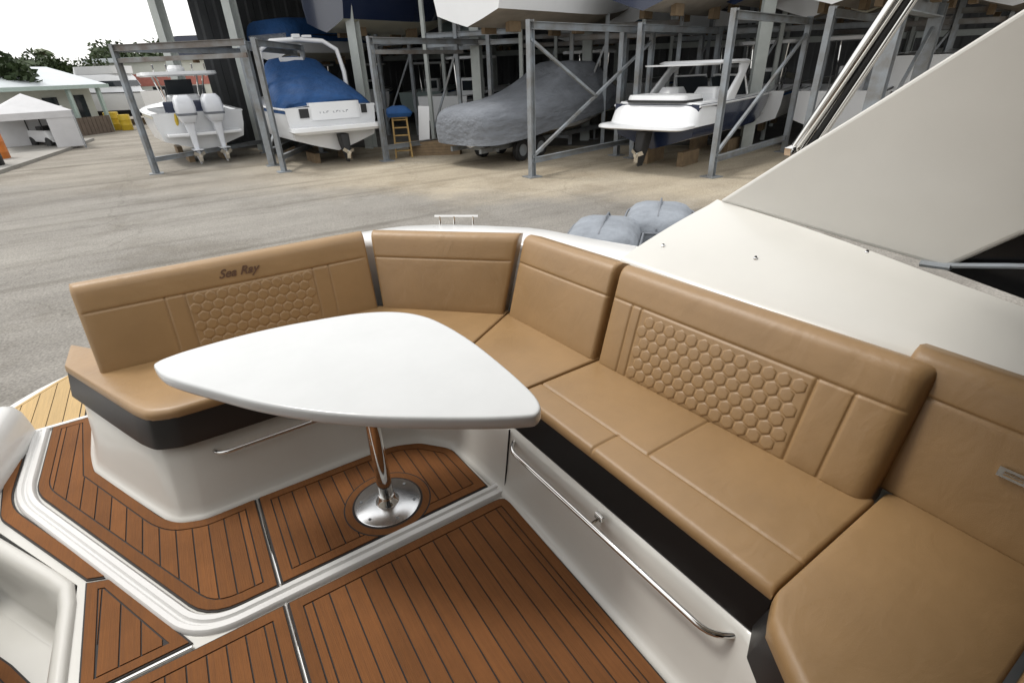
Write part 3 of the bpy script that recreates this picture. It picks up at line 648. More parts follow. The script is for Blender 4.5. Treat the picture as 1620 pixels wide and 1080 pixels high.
# ---- generic lofted hull in the boat's own frame: stern at y = 0, bow towards +y, keel at z = 0
def hull_parts(Lh, B, Dh, root, M, top, bottom, stripe=None, deck=None, open_from=None, accent=None, arng=(.65, .85)):
    T = [0, .08, .18, .3, .42, .54, .65, .75, .83, .9, .955, 1.0]
    def hb(t): return max(.03, B/2*(.94+.06*min(1, t/.3))*(1-max(0, (t-.42)/.58)**2.3*.985))
    def kz(t): return Dh*.86*max(0, (t-.58)/.42)**2.4
    def cz(t): return Dh*.30 + Dh*.50*max(0, (t-.45)/.55)**2
    def ch(t): return hb(t)*(.90-.35*max(0, (t-.5)/.5)**1.5)
    def sz(t): return Dh*(1+.16*t*t)
    def yy(t, z): return t*Lh*(.90) + max(0, (t-.6)/.4)*.10*Lh*(z/Dh)*1.0
    bt, tp_, st = [], [], []
    for t_ in T:
        k, c, s_ = kz(t_), cz(t_), sz(t_); h_, c_ = hb(t_), ch(t_); w1 = c+(s_-c)*.72
        bt.append([(-c_, yy(t_, c), c), (-c_*.5, yy(t_, (k+c)/2), k+(c-k)*.46), (0, yy(t_, k), k), (c_*.5, yy(t_, (k+c)/2), k+(c-k)*.46), (c_, yy(t_, c), c)])
        m_ = c_+(h_-c_)*.75
        tp_.append(([(c_, yy(t_, c), c), (m_, yy(t_, (c+s_)/2), (c+s_)/2), (h_, yy(t_, s_), s_)]))
    hb_m = mesh('bottom', loft(bt, caps=False, closed=False), bottom, root, M, smooth='auto')
    V, F = [], []
    for sg in (1, -1):
        v, f = loft([[(x*sg, y, z) for x, y, z in r_] for r_ in tp_], caps=False, closed=False)
        V, F = join((V, F), (v, f))
    a, r_ = tp_[0], bt[0]
    tr = [a[2], a[1], a[0]] + [r_[3], r_[2], r_[1]] + [(-x, y, z) for x, y, z in a]
    V, F = join((V, F), (tr, [tuple(range(len(tr)))]))
    ho = mesh('hull', (V, F), top, root, M, smooth='auto')
    # rub rail / stripe
    for sg in (1, -1):
        pl = [(x*sg*1.005, y, z-.04) for x, y, z in (q[2] for q in tp_)]
        mesh('rub_rail', tube(pl, .03, 6), stripe or RUBBER, ho, M)
    if accent:
        for sg in (1, -1):
            V2, F2 = loft([[((q[1][0]*(1-f_)+q[2][0]*f_)*sg+.006*sg, q[1][1]*(1-f_)+q[2][1]*f_, q[1][2]*(1-f_)+q[2][2]*f_) for f_ in arng] for q in tp_], caps=False, closed=False)
            mesh('accent_stripe', (V2, F2), accent, ho, M)
    dk = deck or top
    dr = [[(-q[2][0]*.985, q[2][1], q[2][2]-.015), (-q[2][0]*.5, q[2][1], q[2][2]+.03), (q[2][0]*.5, q[2][1], q[2][2]+.03), (q[2][0]*.985, q[2][1], q[2][2]-.015)] for q in tp_]
    if open_from is None: mesh('deck', loft(dr, caps=False, closed=False), dk, root, M)
    else:
        k = max(i for i, t_ in enumerate(T) if t_ <= open_from)
        mesh('deck', loft(dr[k:], caps=False, closed=False), dk, root, M)
        V, F = [], []
        for sg in (1, -1):
            g = []
            for q in tp_[:k+1]:
                x, y, z = q[2]; g.append([(sg*x*.99, y, z), (sg*(x-.20), y, z+.015), (sg*(x-.24), y, z-.03), (sg*(x-.26), y, Dh*.50)])
            V, F = join((V, F), loft(g, caps=False, closed=False))
        fl = tp_[k][2]; V, F = join((V, F), box(-hb(.2)+.25, hb(.2)-.25, .05, fl[1]+.1, Dh*.46, Dh*.50), box(-hb(.2)+.2, hb(.2)-.2, fl[1]-.02, fl[1]+.05, Dh*.5, fl[2]))
        mesh('cockpit_liner', (V, F), WHITEH, root, M)
    return hb, sz, yy
def rrect(cx, cy, hx_, hy_, z, rad=.35, n=5):
    out = []
    for qx, qy, a0 in ((1, 1, 0), (-1, 1, PI/2), (-1, -1, PI), (1, -1, 3*PI/2)):
        rx, ry = hx_*rad, hy_*rad
        for k in range(n):
            a = a0+PI/2*k/(n-1); out.append((cx+qx*(hx_-rx)+rx*math.cos(a), cy+qy*(hy_-ry)+ry*math.sin(a), z))
    return out
def outboard(parent, M, cowlm, s_=1.0, tilt=0):
    """outboard motor: mount point at the origin, leg downwards, motor aft (-y)"""
    M2 = M @ Matrix.Rotation(tilt, 4, 'X') @ Matrix.Scale(s_, 4)
    def b_(nm, vf, mt, par): return mesh(nm, ([M2 @ Vector(p) for p in vf[0]], vf[1]), mt, par, None, smooth='auto')
    o = b_('outboard_motor', loft([rrect(0, -.30, .17, .24, -.02), rrect(0, -.32, .22, .33, .12), rrect(0, -.32, .235, .35, .36), rrect(0, -.30, .215, .32, .56), rrect(0, -.27, .15, .24, .66)]), cowlm, parent)
    b_('cowl_band', loft([rrect(0, -.32, .232, .343, .16), rrect(0, -.32, .240, .353, .22)]), GREYC, o)
    b_('leg', loft([rrect(0, -.30, .13, .17, .0), rrect(0, -.32, .085, .13, -.35), rrect(0, -.34, .055, .12, -.72)]), cowlm, o)
    b_('cavitation_plate', box(-.13, .13, -.62, -.16, -.725, -.71), cowlm, o)
    b_('gearcase', loft([rrect(0, -.36, .035, .10, -.72), rrect(0, -.38, .06, .17, -.86), rrect(0, -.38, .05, .15, -.92), rrect(0, -.36, .012, .08, -1.10)]), cowlm, o)
    pr = join(*[beam((.0, -.60, -.87), (.16*math.cos(a), -.60+.03, -.87+.16*math.sin(a)), .10, .012, (0, 1, .5)) for a in (.5, 2.6, 4.7)], tube([(0, -.54, -.87), (0, -.66, -.87)], .04, 8))
    b_('propeller', pr, STEEL, o)
    return o
def WMI(par): return WM[par.name]
def local(root): return WM[root.name]
def boat(name, label, pos, head, z, group=None):
    """head: compass-like heading from +Y towards +X"""
    r_ = thing(name, label, 'boat', (pos.x, pos.y, z), -head, group); return r_, WM[r_.name]
def bunks(root, M, Lh, z, hh):       # timber cradle under a stored boat
    for y in (Lh*.15, Lh*.55):
        for x in (-.55, .55): mesh('bunk', box(x-.09, x+.09, y-.5, y+.5, z, z+hh), WOODB, root, M)

# ---- 1: centre console with twin white motors
q = gp(338, 262); q += Vector((math.sin(R(4)), math.cos(R(4)), 0))*.95
b1, M = boat('centre_console_boat', 'white centre console boat with twin white outboards and a T-top', q, R(-4), GZ+.42)
hull_parts(7.6, 2.95, 1.25, b1, M, WHITEH, BLUEB, accent=CREAM, stripe=WHITEH, deck=WHITEH, open_from=.6)
for x in (-.42, .42): outboard(b1, M @ Matrix.Translation((x, -.05, .98)), MOTORW, 1.22)
mesh('transom_step', box(-1.15, 1.15, -.5, .1, .52, .62), WHITEH, b1, M, bevel=.03)
mesh('rear_bench', join(box(-.95, .95, .35, .8, .6, 1.12)), WHITEH, b1, M, bevel=.05)
mesh('bench_cushion', join(box(-.90, .90, .30, .85, 1.13, 1.26), box(-.9, .9, .72, .88, 1.2, 1.58)), NAVY, b1, M, bevel=.04)
CN = mesh('console', join(box(-.5, .5, 2.3, 3.2, .62, 1.75)), WHITEH, b1, M, bevel=.08)
mesh('windscreen', beam((0, 3.0, 1.74), (0, 2.85, 2.25), .9, .02, (0, 1, 0)), WINDOW, CN, M)
TT = mesh('t_top', loft([rrect(0, 2.7, 1.1, 1.25, 2.36, .3), rrect(0, 2.7, 1.2, 1.35, 2.40, .3), rrect(0, 2.7, 1.18, 1.32, 2.50, .3)]), WHITEH, b1, M)
for x in (-.6, .6):
    for y in (2.2, 3.2): mesh('t_top_leg', tube([(x, y, .62), (x*1.05, y, 1.7), (x*1.25, 2.7+(y-2.7)*1.4, 2.37)], .032, 8), STEEL, TT, M, smooth='auto')
mesh('radome', loft([rrect(0, 2.5, .28, .28, 2.50, 1), rrect(0, 2.5, .30, .30, 2.60, 1), rrect(0, 2.5, .2, .2, 2.71, 1)]), WHITEH, TT, M, smooth='auto')
for x in (-.8, -.4, .4, .8): mesh('rod_holder', tube([(x, 1.55, 2.32), (x, 1.45, 2.72)], .025, 6), STEEL, TT, M)
mesh('yellow_rope', tube([(-.75, .1, .75), (-.72, .0, 1.0), (-.7, .05, 1.22)], .06, 8), YELLOW, b1, M, smooth='auto')
bunks(b1, M, 7.6, GZ-(GZ+.42), .28)

# ---- 2: cruiser under a blue canvas
q = gp(548, 262); q += Vector((math.sin(R(0)), math.cos(R(0)), 0))*.55
b2, M = boat('express_cruiser', 'white cruiser with a bright blue canvas cover and a white arch', q, R(-2), GZ+.42)
hull_parts(8.2, 3.05, 1.34, b2, M, WHITEH, DARKB, accent=BLUEC, stripe=WHITEH)
PLT = mesh('swim_step', loft([rrect(0, -.22, 1.34, .36, .60, .3), rrect(0, -.22, 1.44, .42, .68, .3), rrect(0, -.22, 1.42, .40, .78, .3)]), WHITEH, b2, M, smooth='auto')
mesh('transom_panel', loft([rrect(.12, .10, .80, .16, .95, .25), rrect(.12, .14, .80, .16, 1.45, .25)]), WHITEH, b2, M)
mesh('transom_gate', box(-1.02, -.74, -.04, .12, 1.04, 1.30), RUBBER, b2, M); mesh('locker_door', box(.96, 1.14, -.04, .12, 1.07, 1.33), RUBBER, b2, M)
rg = []
for y, zt_, hw in ((.22, 1.50, 1.38), (.9, 1.76, 1.46), (1.7, 2.08, 1.46), (2.5, 2.34, 1.40), (2.95, 2.50, 1.32), (3.35, 2.80, 1.22), (3.8, 2.84, 1.16), (4.6, 2.35, 1.0), (5.6, 1.65, .80), (6.4, 1.45, .55)):
    r_ = []
    for k in range(15):
        a = PI*k/14; cx_ = math.copysign(abs(math.cos(a))**.55, math.cos(a)); r_.append((hw*cx_, y+.04*math.sin(5*k), 1.25+(zt_-1.25)*abs(math.sin(a))**.6+.02*math.sin(k*2.3+y*3)))
    rg.append(r_)
mesh('canvas_cover', loft(rg, caps=True, closed=False), BLUEC, b2, M, smooth=True)
AR = mesh('radar_arch', tube([(1.36, 2.2, 1.3), (1.36, 2.25, 2.3), (1.26, 2.35, 2.98), (.85, 2.45, 3.24), (0, 2.5, 3.30), (-.85, 2.45, 3.24), (-1.26, 2.35, 2.98), (-1.36, 2.25, 2.3), (-1.36, 2.2, 1.3)], .075, 10), WHITEH, b2, M, smooth='auto')
mesh('radar_post', join(box(-.12, .12, 2.4, 2.6, 3.33, 3.45), box(.2, .5, 2.4, 2.6, 3.34, 3.42)), WHITEH, AR, M, bevel=.02)
mesh('cabin_light_bar', box(-.5, .3, 3.2, 3.35, 2.66, 2.8), WHITEH, b2, M, bevel=.02)
SD = mesh('sterndrive', loft([rrect(.12, -.28, .15, .22, .52), rrect(.12, -.34, .13, .22, .2), rrect(.12, -.40, .07, .18, -.1), rrect(.12, -.40, .02, .12, -.32)]), RUBBER, b2, M, smooth='auto')
mesh('propeller', join(*[beam((.12, -.62, -.02), (.12+.19*math.cos(a), -.60, -.02+.19*math.sin(a)), .11, .014, (0, 1, .5)) for a in (.4, 2.5, 4.6)], tube([(.12, -.5, -.02), (.12, -.7, -.02)], .05, 8)), STEEL, SD, M)
bunks(b2, M, 8.2, -.42, .30)
for k in range(9):    # weathered lettering strokes on the transom, too faint to read
    if k in (3,): continue
    x = -.40+k*.105
    mesh('transom_letter', join(box(x, x+.018, -.045, -.035, 1.08, 1.19), box(x+.02, x+.07, -.045, -.035, 1.08+.05*(k % 3), 1.10+.05*(k % 3))), GREYC, b2, M)

# ---- 3: grey covered boat on a trailer
q = gp(742, 262)
H3 = R(74); q += Vector((math.sin(H3), math.cos(H3), 0))*.1
b3, M = boat('covered_boat', 'boat shrouded in a fitted grey canvas cover with a tall centre hump', q, H3, GZ+.50)
hull_parts(8.6, 2.15, .92, b3, M, WHITEH, BROWNB)
rg = []
prof3 = [(-.50, .78, .80), (-.42, 1.08, 1.08), (-.1, 1.18, 1.26), (.6, 1.22, 1.33), (1.4, 1.28, 1.35), (2.2, 1.42, 1.35), (2.9, 1.62, 1.34), (3.5, 1.92, 1.32), (3.9, 2.22, 1.30), (4.5, 2.32, 1.26), (5.1, 2.20, 1.20), (5.7, 2.30, 1.14), (6.2, 2.18, 1.06), (6.6, 1.72, .95), (7.2, 1.52, .72), (7.9, 1.40, .42), (8.5, 1.30, .12)]
for j, (y, zt_, hw) in enumerate(prof3):
    r_ = []; lo_ = .14+.085*max(0, y)
    tall = max(0, zt_-1.5)
    for k in range(21):
        a = PI*k/20; c_ = math.cos(a); s_ = math.sin(a)
        zz_ = lo_+(zt_-lo_)*min(1, s_**.5) if tall < .3 else (lo_+(1.42-lo_)*min(1, (s_*1.9)**.5) if s_ < .45 else 1.42+(zt_-1.42)*min(1, ((s_-.45)/.45)**.8))
        x_ = hw*math.copysign(abs(c_)**(.42), c_) if s_ < .45 or tall < .3 else hw*.74*math.copysign(min(1, abs(c_)/.893)**.55, c_)
        wob = .030*math.sin(k*1.9+j*1.3)+.028*math.sin(j*2.7+k*.6)+random.uniform(-.012, .012)
        r_.append((x_+wob, y+.5*wob, zz_+wob*.8))
    rg.append(r_)
cv = mesh('canvas_cover', loft(rg, caps=True, closed=False), GREYC, b3, M, smooth=True)
sb = cv.modifiers.new('sub', 'SUBSURF'); sb.levels = 1; sb.render_levels = 1
# trailer
TR = thing('boat_trailer', 'galvanised trailer carrying the grey covered boat', 'trailer', (q.x, q.y, GZ), -H3)
MT = WM[TR.name]
for x in (-.62, .62): mesh('side_rail', beam((x, -.2, .46), (x*.3, 7.2, .50), .09, .14), GALV, TR, MT)
for y in (.4, 2.2, 4.0): mesh('cross_member', beam((-.8, y, .44), (.8, y, .44), .08, .10), GALV, TR, MT)
for x in (-.95, .95):
    for y in (1.4, 2.3):
        wl = mesh('wheel', ([Vector((x-.1*math.copysign(1, x)+p.z, y+p.x, .33+p.y)) for p in map(Vector, lathe([(.10, -.09), (.30, -.10), (.33, -.07), (.33, .07), (.30, .10), (.10, .09)], 0, 0, 20)[0])], lathe([(.10, -.09), (.30, -.10), (.33, -.07), (.33, .07), (.30, .10), (.10, .09)], 0, 0, 20)[1]), RUBBER, TR, MT, smooth='auto')
        mesh('rim', ([Vector((x-.1*math.copysign(1, x)+p.z, y+p.x, .33+p.y)) for p in map(Vector, lathe([(.18, -.105), (.18, .105)], 0, 0, 14)[0])], lathe([(.18, -.105), (.18, .105)], 0, 0, 14)[1]), GALV, wl, MT)
mesh('jack_stand', join(beam((0, 6.9, 0.0), (0, 6.9, .5), .07), box(-.12, .12, 6.78, 7.02, 0, .03)), GALV, TR, MT)

# ---- 4: white and navy bowrider with a wake tower
H4 = R(75); q = gp(1012, 272); q += Vector((math.sin(H4), math.cos(H4), 0))*.55
b4, M = boat('sport_boat', 'white sport boat with navy hull sides, wake tower and stern sun pad', q, H4, GZ+.52)
hull_parts(8.8, 2.6, 1.12, b4, M, NAVY, WHITEH, stripe=WHITEH, deck=WHITEH, open_from=.66)
mesh('swim_step', loft([rrect(0, -.35, 1.10, .52, .56, .35), rrect(0, -.35, 1.24, .62, .60, .35), rrect(0, -.33, 1.24, .62, .66, .35), rrect(0, -.30, 1.20, .58, .685, .35)]), WHITEH, b4, M, smooth='auto')
mesh('stern_shell', loft([rrect(0, .70, 1.29, 1.05, .62, .3), rrect(0, .80, 1.27, .95, .95, .3), rrect(0, .88, 1.20, .82, 1.16, .3)]), WHITEH, b4, M, smooth='auto')
SP = mesh('sun_pad', loft([rrect(0, .50, .82, .52, 1.17, .25), rrect(0, .50, .86, .56, 1.22, .25), rrect(0, .52, .84, .54, 1.33, .25)]), WHITEH, b4, M, smooth='auto')
mesh('pad_edge', loft([rrect(0, .50, .875, .575, 1.165, .25), rrect(0, .50, .875, .575, 1.215, .25)]), RUBBER, SP, M)
for x in (-.55, .55): mesh('bow_seat', loft([rrect(x, 2.0, .30, .30, .6, .3), rrect(x, 2.0, .32, .32, 1.3, .3), rrect(x, 2.0, .26, .2, 1.45, .3)]), WHITEH, b4, M, smooth='auto')
for sg in (-1, 1): mesh('windscreen', beam((sg*.6, 3.5, 1.15), (sg*.55, 3.2, 1.70), 1.0, .02, (0, 1, 0)), WINDOW, b4, M)
for sg in (-1, 1): mesh('windscreen_frame', tube([(sg*.1, 3.55, 1.2), (sg*.12, 3.22, 1.72), (sg*1.08, 3.1, 1.70), (sg*1.12, 3.4, 1.2)], .03, 6), WHITEH, b4, M)
TW = mesh('wake_tower', join(*[loft([rrect(sg*1.18, 1.9, .06, .34, 1.12, .6), rrect(sg*1.12, 2.75, .055, .22, 1.78, .6), rrect(sg*1.02, 3.1, .05, .36, 2.02, .6)]) for sg in (-1, 1)], loft([rrect(0, 2.75, 1.08, .85, 2.01, .35), rrect(0, 2.75, 1.12, .88, 2.06, .35), rrect(0, 2.75, 1.0, .8, 2.11, .35)])), WHITEH, b4, M, smooth='auto')
mesh('tower_canopy', loft([rrect(0, 1.35, .85, .62, 1.99, .25), rrect(0, 1.35, .87, .64, 2.03, .25)]), WHITEH, TW, M)
SD = mesh('sterndrive', loft([rrect(0, -.45, .15, .22, .5), rrect(0, -.52, .13, .22, .2), rrect(0, -.58, .07, .18, -.12), rrect(0, -.58, .02, .12, -.36)]), RUBBER, b4, M, smooth='auto')
mesh('propeller', join(*[beam((0, -.80, -.06), (.19*math.cos(a), -.78, -.06+.19*math.sin(a)), .11, .014, (0, 1, .5)) for a in (.4, 2.5, 4.6)], tube([(0, -.68, -.06), (0, -.88, -.06)], .05, 8)), STEEL, SD, M)
bunks(b4, M, 7.8, -.52, .38)

# ---- boats on the upper rack level and deeper inside
ZU = GZ+3.55
def stored(name, label, pos, head, z, Lh, B, Dh, top, bot, cover=None, motors=0, group='boats stored on the upper racks', console=False):
    r_, M = boat(name, label, pos, head, z, group)
    hull_parts(Lh, B, Dh, r_, M, top, bot, accent=random.choice([None, NAVY, GREYC, BLUEC]), open_from=None if (cover or not console) else .6)
    if cover:
        rg = []
        for t_ in (0.0, .12, .3, .5, .7, .88, .97):
            hw = B/2*(1-max(0, (t_-.42)/.58)**2.3*.96)*1.02; zt_ = Dh+.12+.55*math.sin(PI*min(1, t_+.25))
            rg.append([(hw*math.copysign(abs(math.cos(PI*k/12))**.5, math.cos(PI*k/12)), t_*Lh*.93, Dh*.75+(zt_-Dh*.75)*abs(math.sin(PI*k/12))**.7) for k in range(13)])
        mesh('canvas_cover', loft(rg, caps=True, closed=False), cover, r_, M, smooth=True)
    if console:
        c_ = mesh('console', join(box(-.42, .42, Lh*.36, Lh*.47, Dh*.5, Dh+.62)), WHITEH, r_, M, bevel=.06)
        mesh('windscreen', box(-.34, .34, Lh*.36-.012, Lh*.36-.002, Dh+.1, Dh+.5), WINDOW, c_, M)
        tt_ = mesh('t_top', loft([rrect(0, Lh*.41, .9, .9, Dh+1.35, .3), rrect(0, Lh*.41, .92, .92, Dh+1.45, .3)]), WHITEH, r_, M)
        for x in (-.55, .55):
            for y in (Lh*.35, Lh*.48): mesh('t_top_leg', tube([(x, y, Dh*.5), (x*1.2, y, Dh+1.36)], .03, 6), STEEL, tt_, M)
    for k in range(motors):
        x = (k-(motors-1)/2)*.62; outboard(r_, M @ Matrix.Translation((x, -.05, Dh*.80)), MOTORW if k % 2 == 0 else MOTORW, 1.05)
    for y in (Lh*.15, Lh*.5):
        for x in (-.5, .5): mesh('bunk', box(x-.08, x+.08, y-.25, y+.25, .0-.12, .16+.10), WOODB, r_, M)
    return r_
def off(p, head, d, side=0): return p+Vector((math.sin(head), math.cos(head), 0))*d+Vector((math.cos(head), -math.sin(head), 0))*side
U = R(75)
pz = gp(742, 262)
stored('stored_boat', 'large white hull lying on the rack above the grey covered boat', off(pz, U, .3), U, ZU+.12, 9.2, 2.9, 1.15, WHITEH, BROWNB)
stored('stored_boat', 'pale sea-green hull on the upper rack with its bow towards the yard', off(gp(640, 205), R(200), -3.0), R(197), ZU+.25, 8.0, 2.7, 1.45, GREYGR, CREAM)
stored('stored_boat', 'cream hull on the upper rack above the blue covered cruiser', off(gp(520, 240), R(60), 1.0), R(70), ZU+.45, 7.5, 2.6, 1.2, NAVY, CREAM)
stored('stored_boat', 'boat with twin white outboards raised beside the sea-green hull', off(gp(742, 205), R(35), 1.6), R(38), ZU+.1, 7.5, 2.5, 1.1, GREYGR, BROWNB, motors=2)
stored('stored_boat', 'navy hull on the upper rack behind the wake tower', off(gp(1120, 235), U, .5), U, ZU+.55, 8.0, 2.6, 1.3, NAVY, BROWNB)
stored('stored_boat', 'grey-bottomed hull jutting from the rack over the sport boat', off(gp(1235, 262), U, 1.6), U, ZU+.25, 8.0, 2.7, 1.2, WHITEH, BROWNB)
stored('stored_boat', 'boat under a blue cover raised at the open end of the shed', off(gp(400, 235), R(60), 2.0), R(60), ZU-.35, 7.0, 2.4, 1.0, WHITEH, CREAM, cover=BLUEC)
stored('stored_boat', 'hull under a blue cover glimpsed over the hardtop leg', off(gp(1500, 260), U, 3.5), U, ZU+.1, 8.0, 2.6, 1.1, WHITEH, BROWNB, cover=BLUEC)
stored('stored_boat', 'white centre console on the shed floor behind the grey covered boat', off(gp(655, 205), R(35), 2.5), R(40), GZ+.5, 7.0, 2.5, 1.15, GREYGR, DARKB, console=True, group='boats stored on the shed floor')
stored('stored_boat', 'white console boat beside the painted column behind the blue cruiser', off(gp(590, 205), R(20), 3.0), R(25), GZ+.6, 6.5, 2.4, 1.1, WHITEH, DARKB, console=True, group='boats stored on the shed floor')
stored('stored_boat', 'white boat on the shed floor behind the sport boat wake tower', off(gp(1110, 215), R(60), 4.0), R(62), GZ+.6, 7.5, 2.5, 1.2, WHITEH, DARKB, console=True, group='boats stored on the shed floor')
for px, py, hd, z, tm, bm, cs, lb in (
    (1000, 250, 75, ZU+.35, NAVY, BROWNB, 0, 'navy hull on the front rack over the sport boat stern'),
    (1345, 285, 75, ZU+.12, CREAM, BROWNB, 0, 'cream hull on the front rack above the pale blue steel frame'),
    (1460, 300, 75, ZU+.15, WHITEH, DARKB, 0, 'white hull high on the rack over the hardtop leg'),
    (705, 222, 55, GZ+.55, WHITEH, DARKB, 1, 'open white console boat parked behind the stern of the grey cover'),
    (885, 222, 62, GZ+.55, CREAM, DARKB, 1, 'cream console boat parked between the canvas hump and the paired posts'),
    (1165, 232, 66, GZ+.55, WHITEH, DARKB, 1, 'white console boat just beyond the bow of the sport boat'),
    (1300, 240, 70, GZ+.55, WHITEH, BLUEB, 1, 'white console boat with blue bottom near the support tubes'),
    (1240, 225, 68, ZU+.15, WHITEH, BROWNB, 1, 'white console boat raised behind the support tubes'),
    (960, 215, 64, ZU+.15, WHITEH, BLUEB, 1, 'white console boat raised behind the large white hull'),
    (470, 215, 40, GZ+.55, WHITEH, DARKB, 1, 'white console boat behind the port side of the blue cruiser')):
    stored('stored_boat', lb, gp(px, py), R(hd), z, 7.2, 2.45, 1.15, tm, bm, console=bool(cs), group='boats stored on the upper racks' if z > 1 else 'boats stored on the shed floor')
for i, (px, py, hd, z, tm, bm, lb) in enumerate([
    (690, 190, 50, GZ+.55, GREYGR, DARKB, 'grey-green hull on the shed floor behind the timber planks'),
    (830, 190, 55, GZ+.6, WHITEH, DARKB, 'white hull on the shed floor hidden behind the canvas hump'),
    (1180, 200, 68, GZ+.6, CREAM, DARKB, 'cream hull on the shed floor behind the sport boat bow'),
    (1080, 185, 66, ZU+.2, WHITEH, BROWNB, 'white hull far back on the rack above the wake tower'),
    (600, 185, 40, ZU+.2, WHITEH, BROWNB, 'white hull far back on the rack behind the painted column'),
    (530, 190, 30, GZ+.6, CREAM, DARKB, 'cream hull on the shed floor behind the white arch'),
    (440, 192, 25, GZ+.6, WHITEH, DARKB, 'white hull on the shed floor behind the slanted rack frame'),
    (900, 185, 70, ZU+.2, WHITEH, BROWNB, 'white hull far back on the upper rack behind the large hull'),
    (1000, 190, 66, GZ+.6, WHITEH, DARKB, 'dim white hull on the shed floor behind the paired steel posts'),
    (1290, 215, 72, GZ+.6, WHITEH, DARKB, 'white hull on the shed floor beyond the sport boat bow'),
    (1320, 225, 72, ZU+.2, CREAM, BROWNB, 'cream hull on the upper rack beside the polished support tubes'),
    (780, 175, 45, ZU+.3, NAVY, CREAM, 'navy hull deep in the shed on the upper rack'),
    (470, 200, 40, ZU+.3, NAVY, BROWNB, 'navy hull deep in the shed behind the white arch'),
    (1420, 230, 72, GZ+1.4, WHITEH, DARKB, 'white hull low on the rack beyond the hardtop leg'),
    (340, 205, 30, ZU+.1, NAVY, DARKB, 'dark hull at the outer end of the shed above the centre console')]):
    stored('stored_boat', lb, gp(px, py), R(hd), z, 7.5, 2.5, 1.15, tm, bm, group='boats stored on the upper racks' if z > 1 else 'boats stored on the shed floor')

# ---- steel racks
eV_ = Vector((.703, -.711, 0)); nV_ = Vector((.711, .703, 0))
DR = Vector((math.sin(R(77)), math.cos(R(77)), 0))
def rack(label, front, depth=5.2, hgt=3.62, w_=.165, low=True, dirv=DR, brace=1, width=None):
    r_ = thing('boat_rack', label, 'rack', (front.x, front.y, GZ), 0, 'galvanised boat racks')
    a = Vector((front.x, front.y, GZ)); bb = a+dirv*depth; up = Vector((0, 0, 1))
    for p in (a, bb):
        po = mesh('post', ibeam(p, p+up*hgt, w_, dirv), GALV, r_)
        mesh('foot_plate', box(p.x-.2, p.x+.2, p.y-.2, p.y+.2, GZ, GZ+.025), GALV, po)
    mesh('top_beam', ibeam(a+up*(hgt-.12), bb+up*(hgt-.12), w_), GALV, r_)
    mesh('lower_beam', ibeam(a+up*.42, bb+up*.42, w_*.85), GALV, r_)
    if brace: mesh('brace', beam(bb+up*(hgt-.4), a+up*.5, .07, .07), GALV, r_)
    if brace == 2: mesh('brace', beam(a+up*(hgt-.4), a.lerp(bb, .5)+up*(hgt*.5), .07, .07), GALV, r_)
    if width:
        c_ = a+width
        mesh('cross_beam', ibeam(a+up*(hgt-.10), c_+up*(hgt-.10), w_), RUSTY, r_)
        mesh('cross_beam', beam(a+up*(hgt-.42), c_+up*(hgt-.42), .07, .12), RUSTY, r_)
    return r_
pa, pb, pc_, pd, pe = gp(248, 275), gp(450, 272), gp(612, 255), gp(842, 280), gp(1125, 280)
rack('galvanised rack at the open end of the row beside the centre console boat', pa, 4.6, dirv=Vector((math.sin(R(55)), math.cos(R(55)), 0)), width=(pb-pa)*.93, brace=0)
rack('galvanised rack between the centre console boat and the blue covered cruiser', pb, 4.2, dirv=Vector((math.sin(R(30)), math.cos(R(30)), 0)), width=None, brace=0)
pb2 = gp(432, 262); rack('heavy slanted rack frame close to the left side of the blue covered cruiser', pb2, 5.2, w_=.24, dirv=Vector((math.sin(R(28)), math.cos(R(28)), 0)))
rack('galvanised rack at the right side of the blue covered cruiser', pc_, 5.0, brace=0, width=(gp(742, 230)-pc_))
rack('galvanised rack with crossed braces in front of the grey covered boat', pd, 5.6, brace=2)
rack('galvanised rack beside the navy sport boat', pe, 5.0)
rack('galvanised rack between the sport boat and the polished support tubes', gp(1262, 268), 5.0, brace=0)
rack('pale blue steel rack standing just outside the hardtop leg', gp(1345, 300), 4.0, w_=.34, brace=1)
for px, py, lb in ((975, 246, 'steel rack post just behind the crossed-brace rack'), (1000, 250, 'steel rack post touching the stern side of the sport boat')):
    rack(lb, gp(px, py), 5.0, brace=0, w_=.18)

ir = [(8, 12, 7), (14, 18, 7), (20, 25, 8), (26, 31, 9), (4, 9, 11), (11, 16, 12), (18, 23, 13), (25, 30, 14)]
for i, (s0, s1, n0_) in enumerate(ir):
    a = P0+eV_*s0*.9+nV_*n0_*.9; r_ = thing('boat_rack', ('tall inner rack in the shed bay ' + ('behind the blue cruiser', 'behind the grey covered boat', 'behind the sport boat', 'behind the support tubes', 'deepest behind the white arch', 'deepest behind the crossed braces', 'deepest behind the wake tower', 'deepest beyond the hardtop leg')[i]), 'rack', (a.x, a.y, GZ), 0, 'galvanised boat racks')
    d_ = eV_*(s1-s0)*.9; a = Vector((a.x, a.y, GZ+.012))
    for k in range(4): mesh('post', ibeam(a+d_*(k/3), a+d_*(k/3)+Vector((0, 0, 7.0)), .16, nV_), GALV if (i+k) % 3 else COLM, r_)
    for z in (3.45, 3.75, 5.9): mesh('cross_beam', ibeam(a+Vector((0, 0, z)), a+d_+Vector((0, 0, z)), .16), RUSTY if (i % 2) else GALV, r_)
    mesh('brace', beam(a+Vector((0, 0, .5)), a+d_/3+Vector((0, 0, 3.3)), .07), GALV, r_)
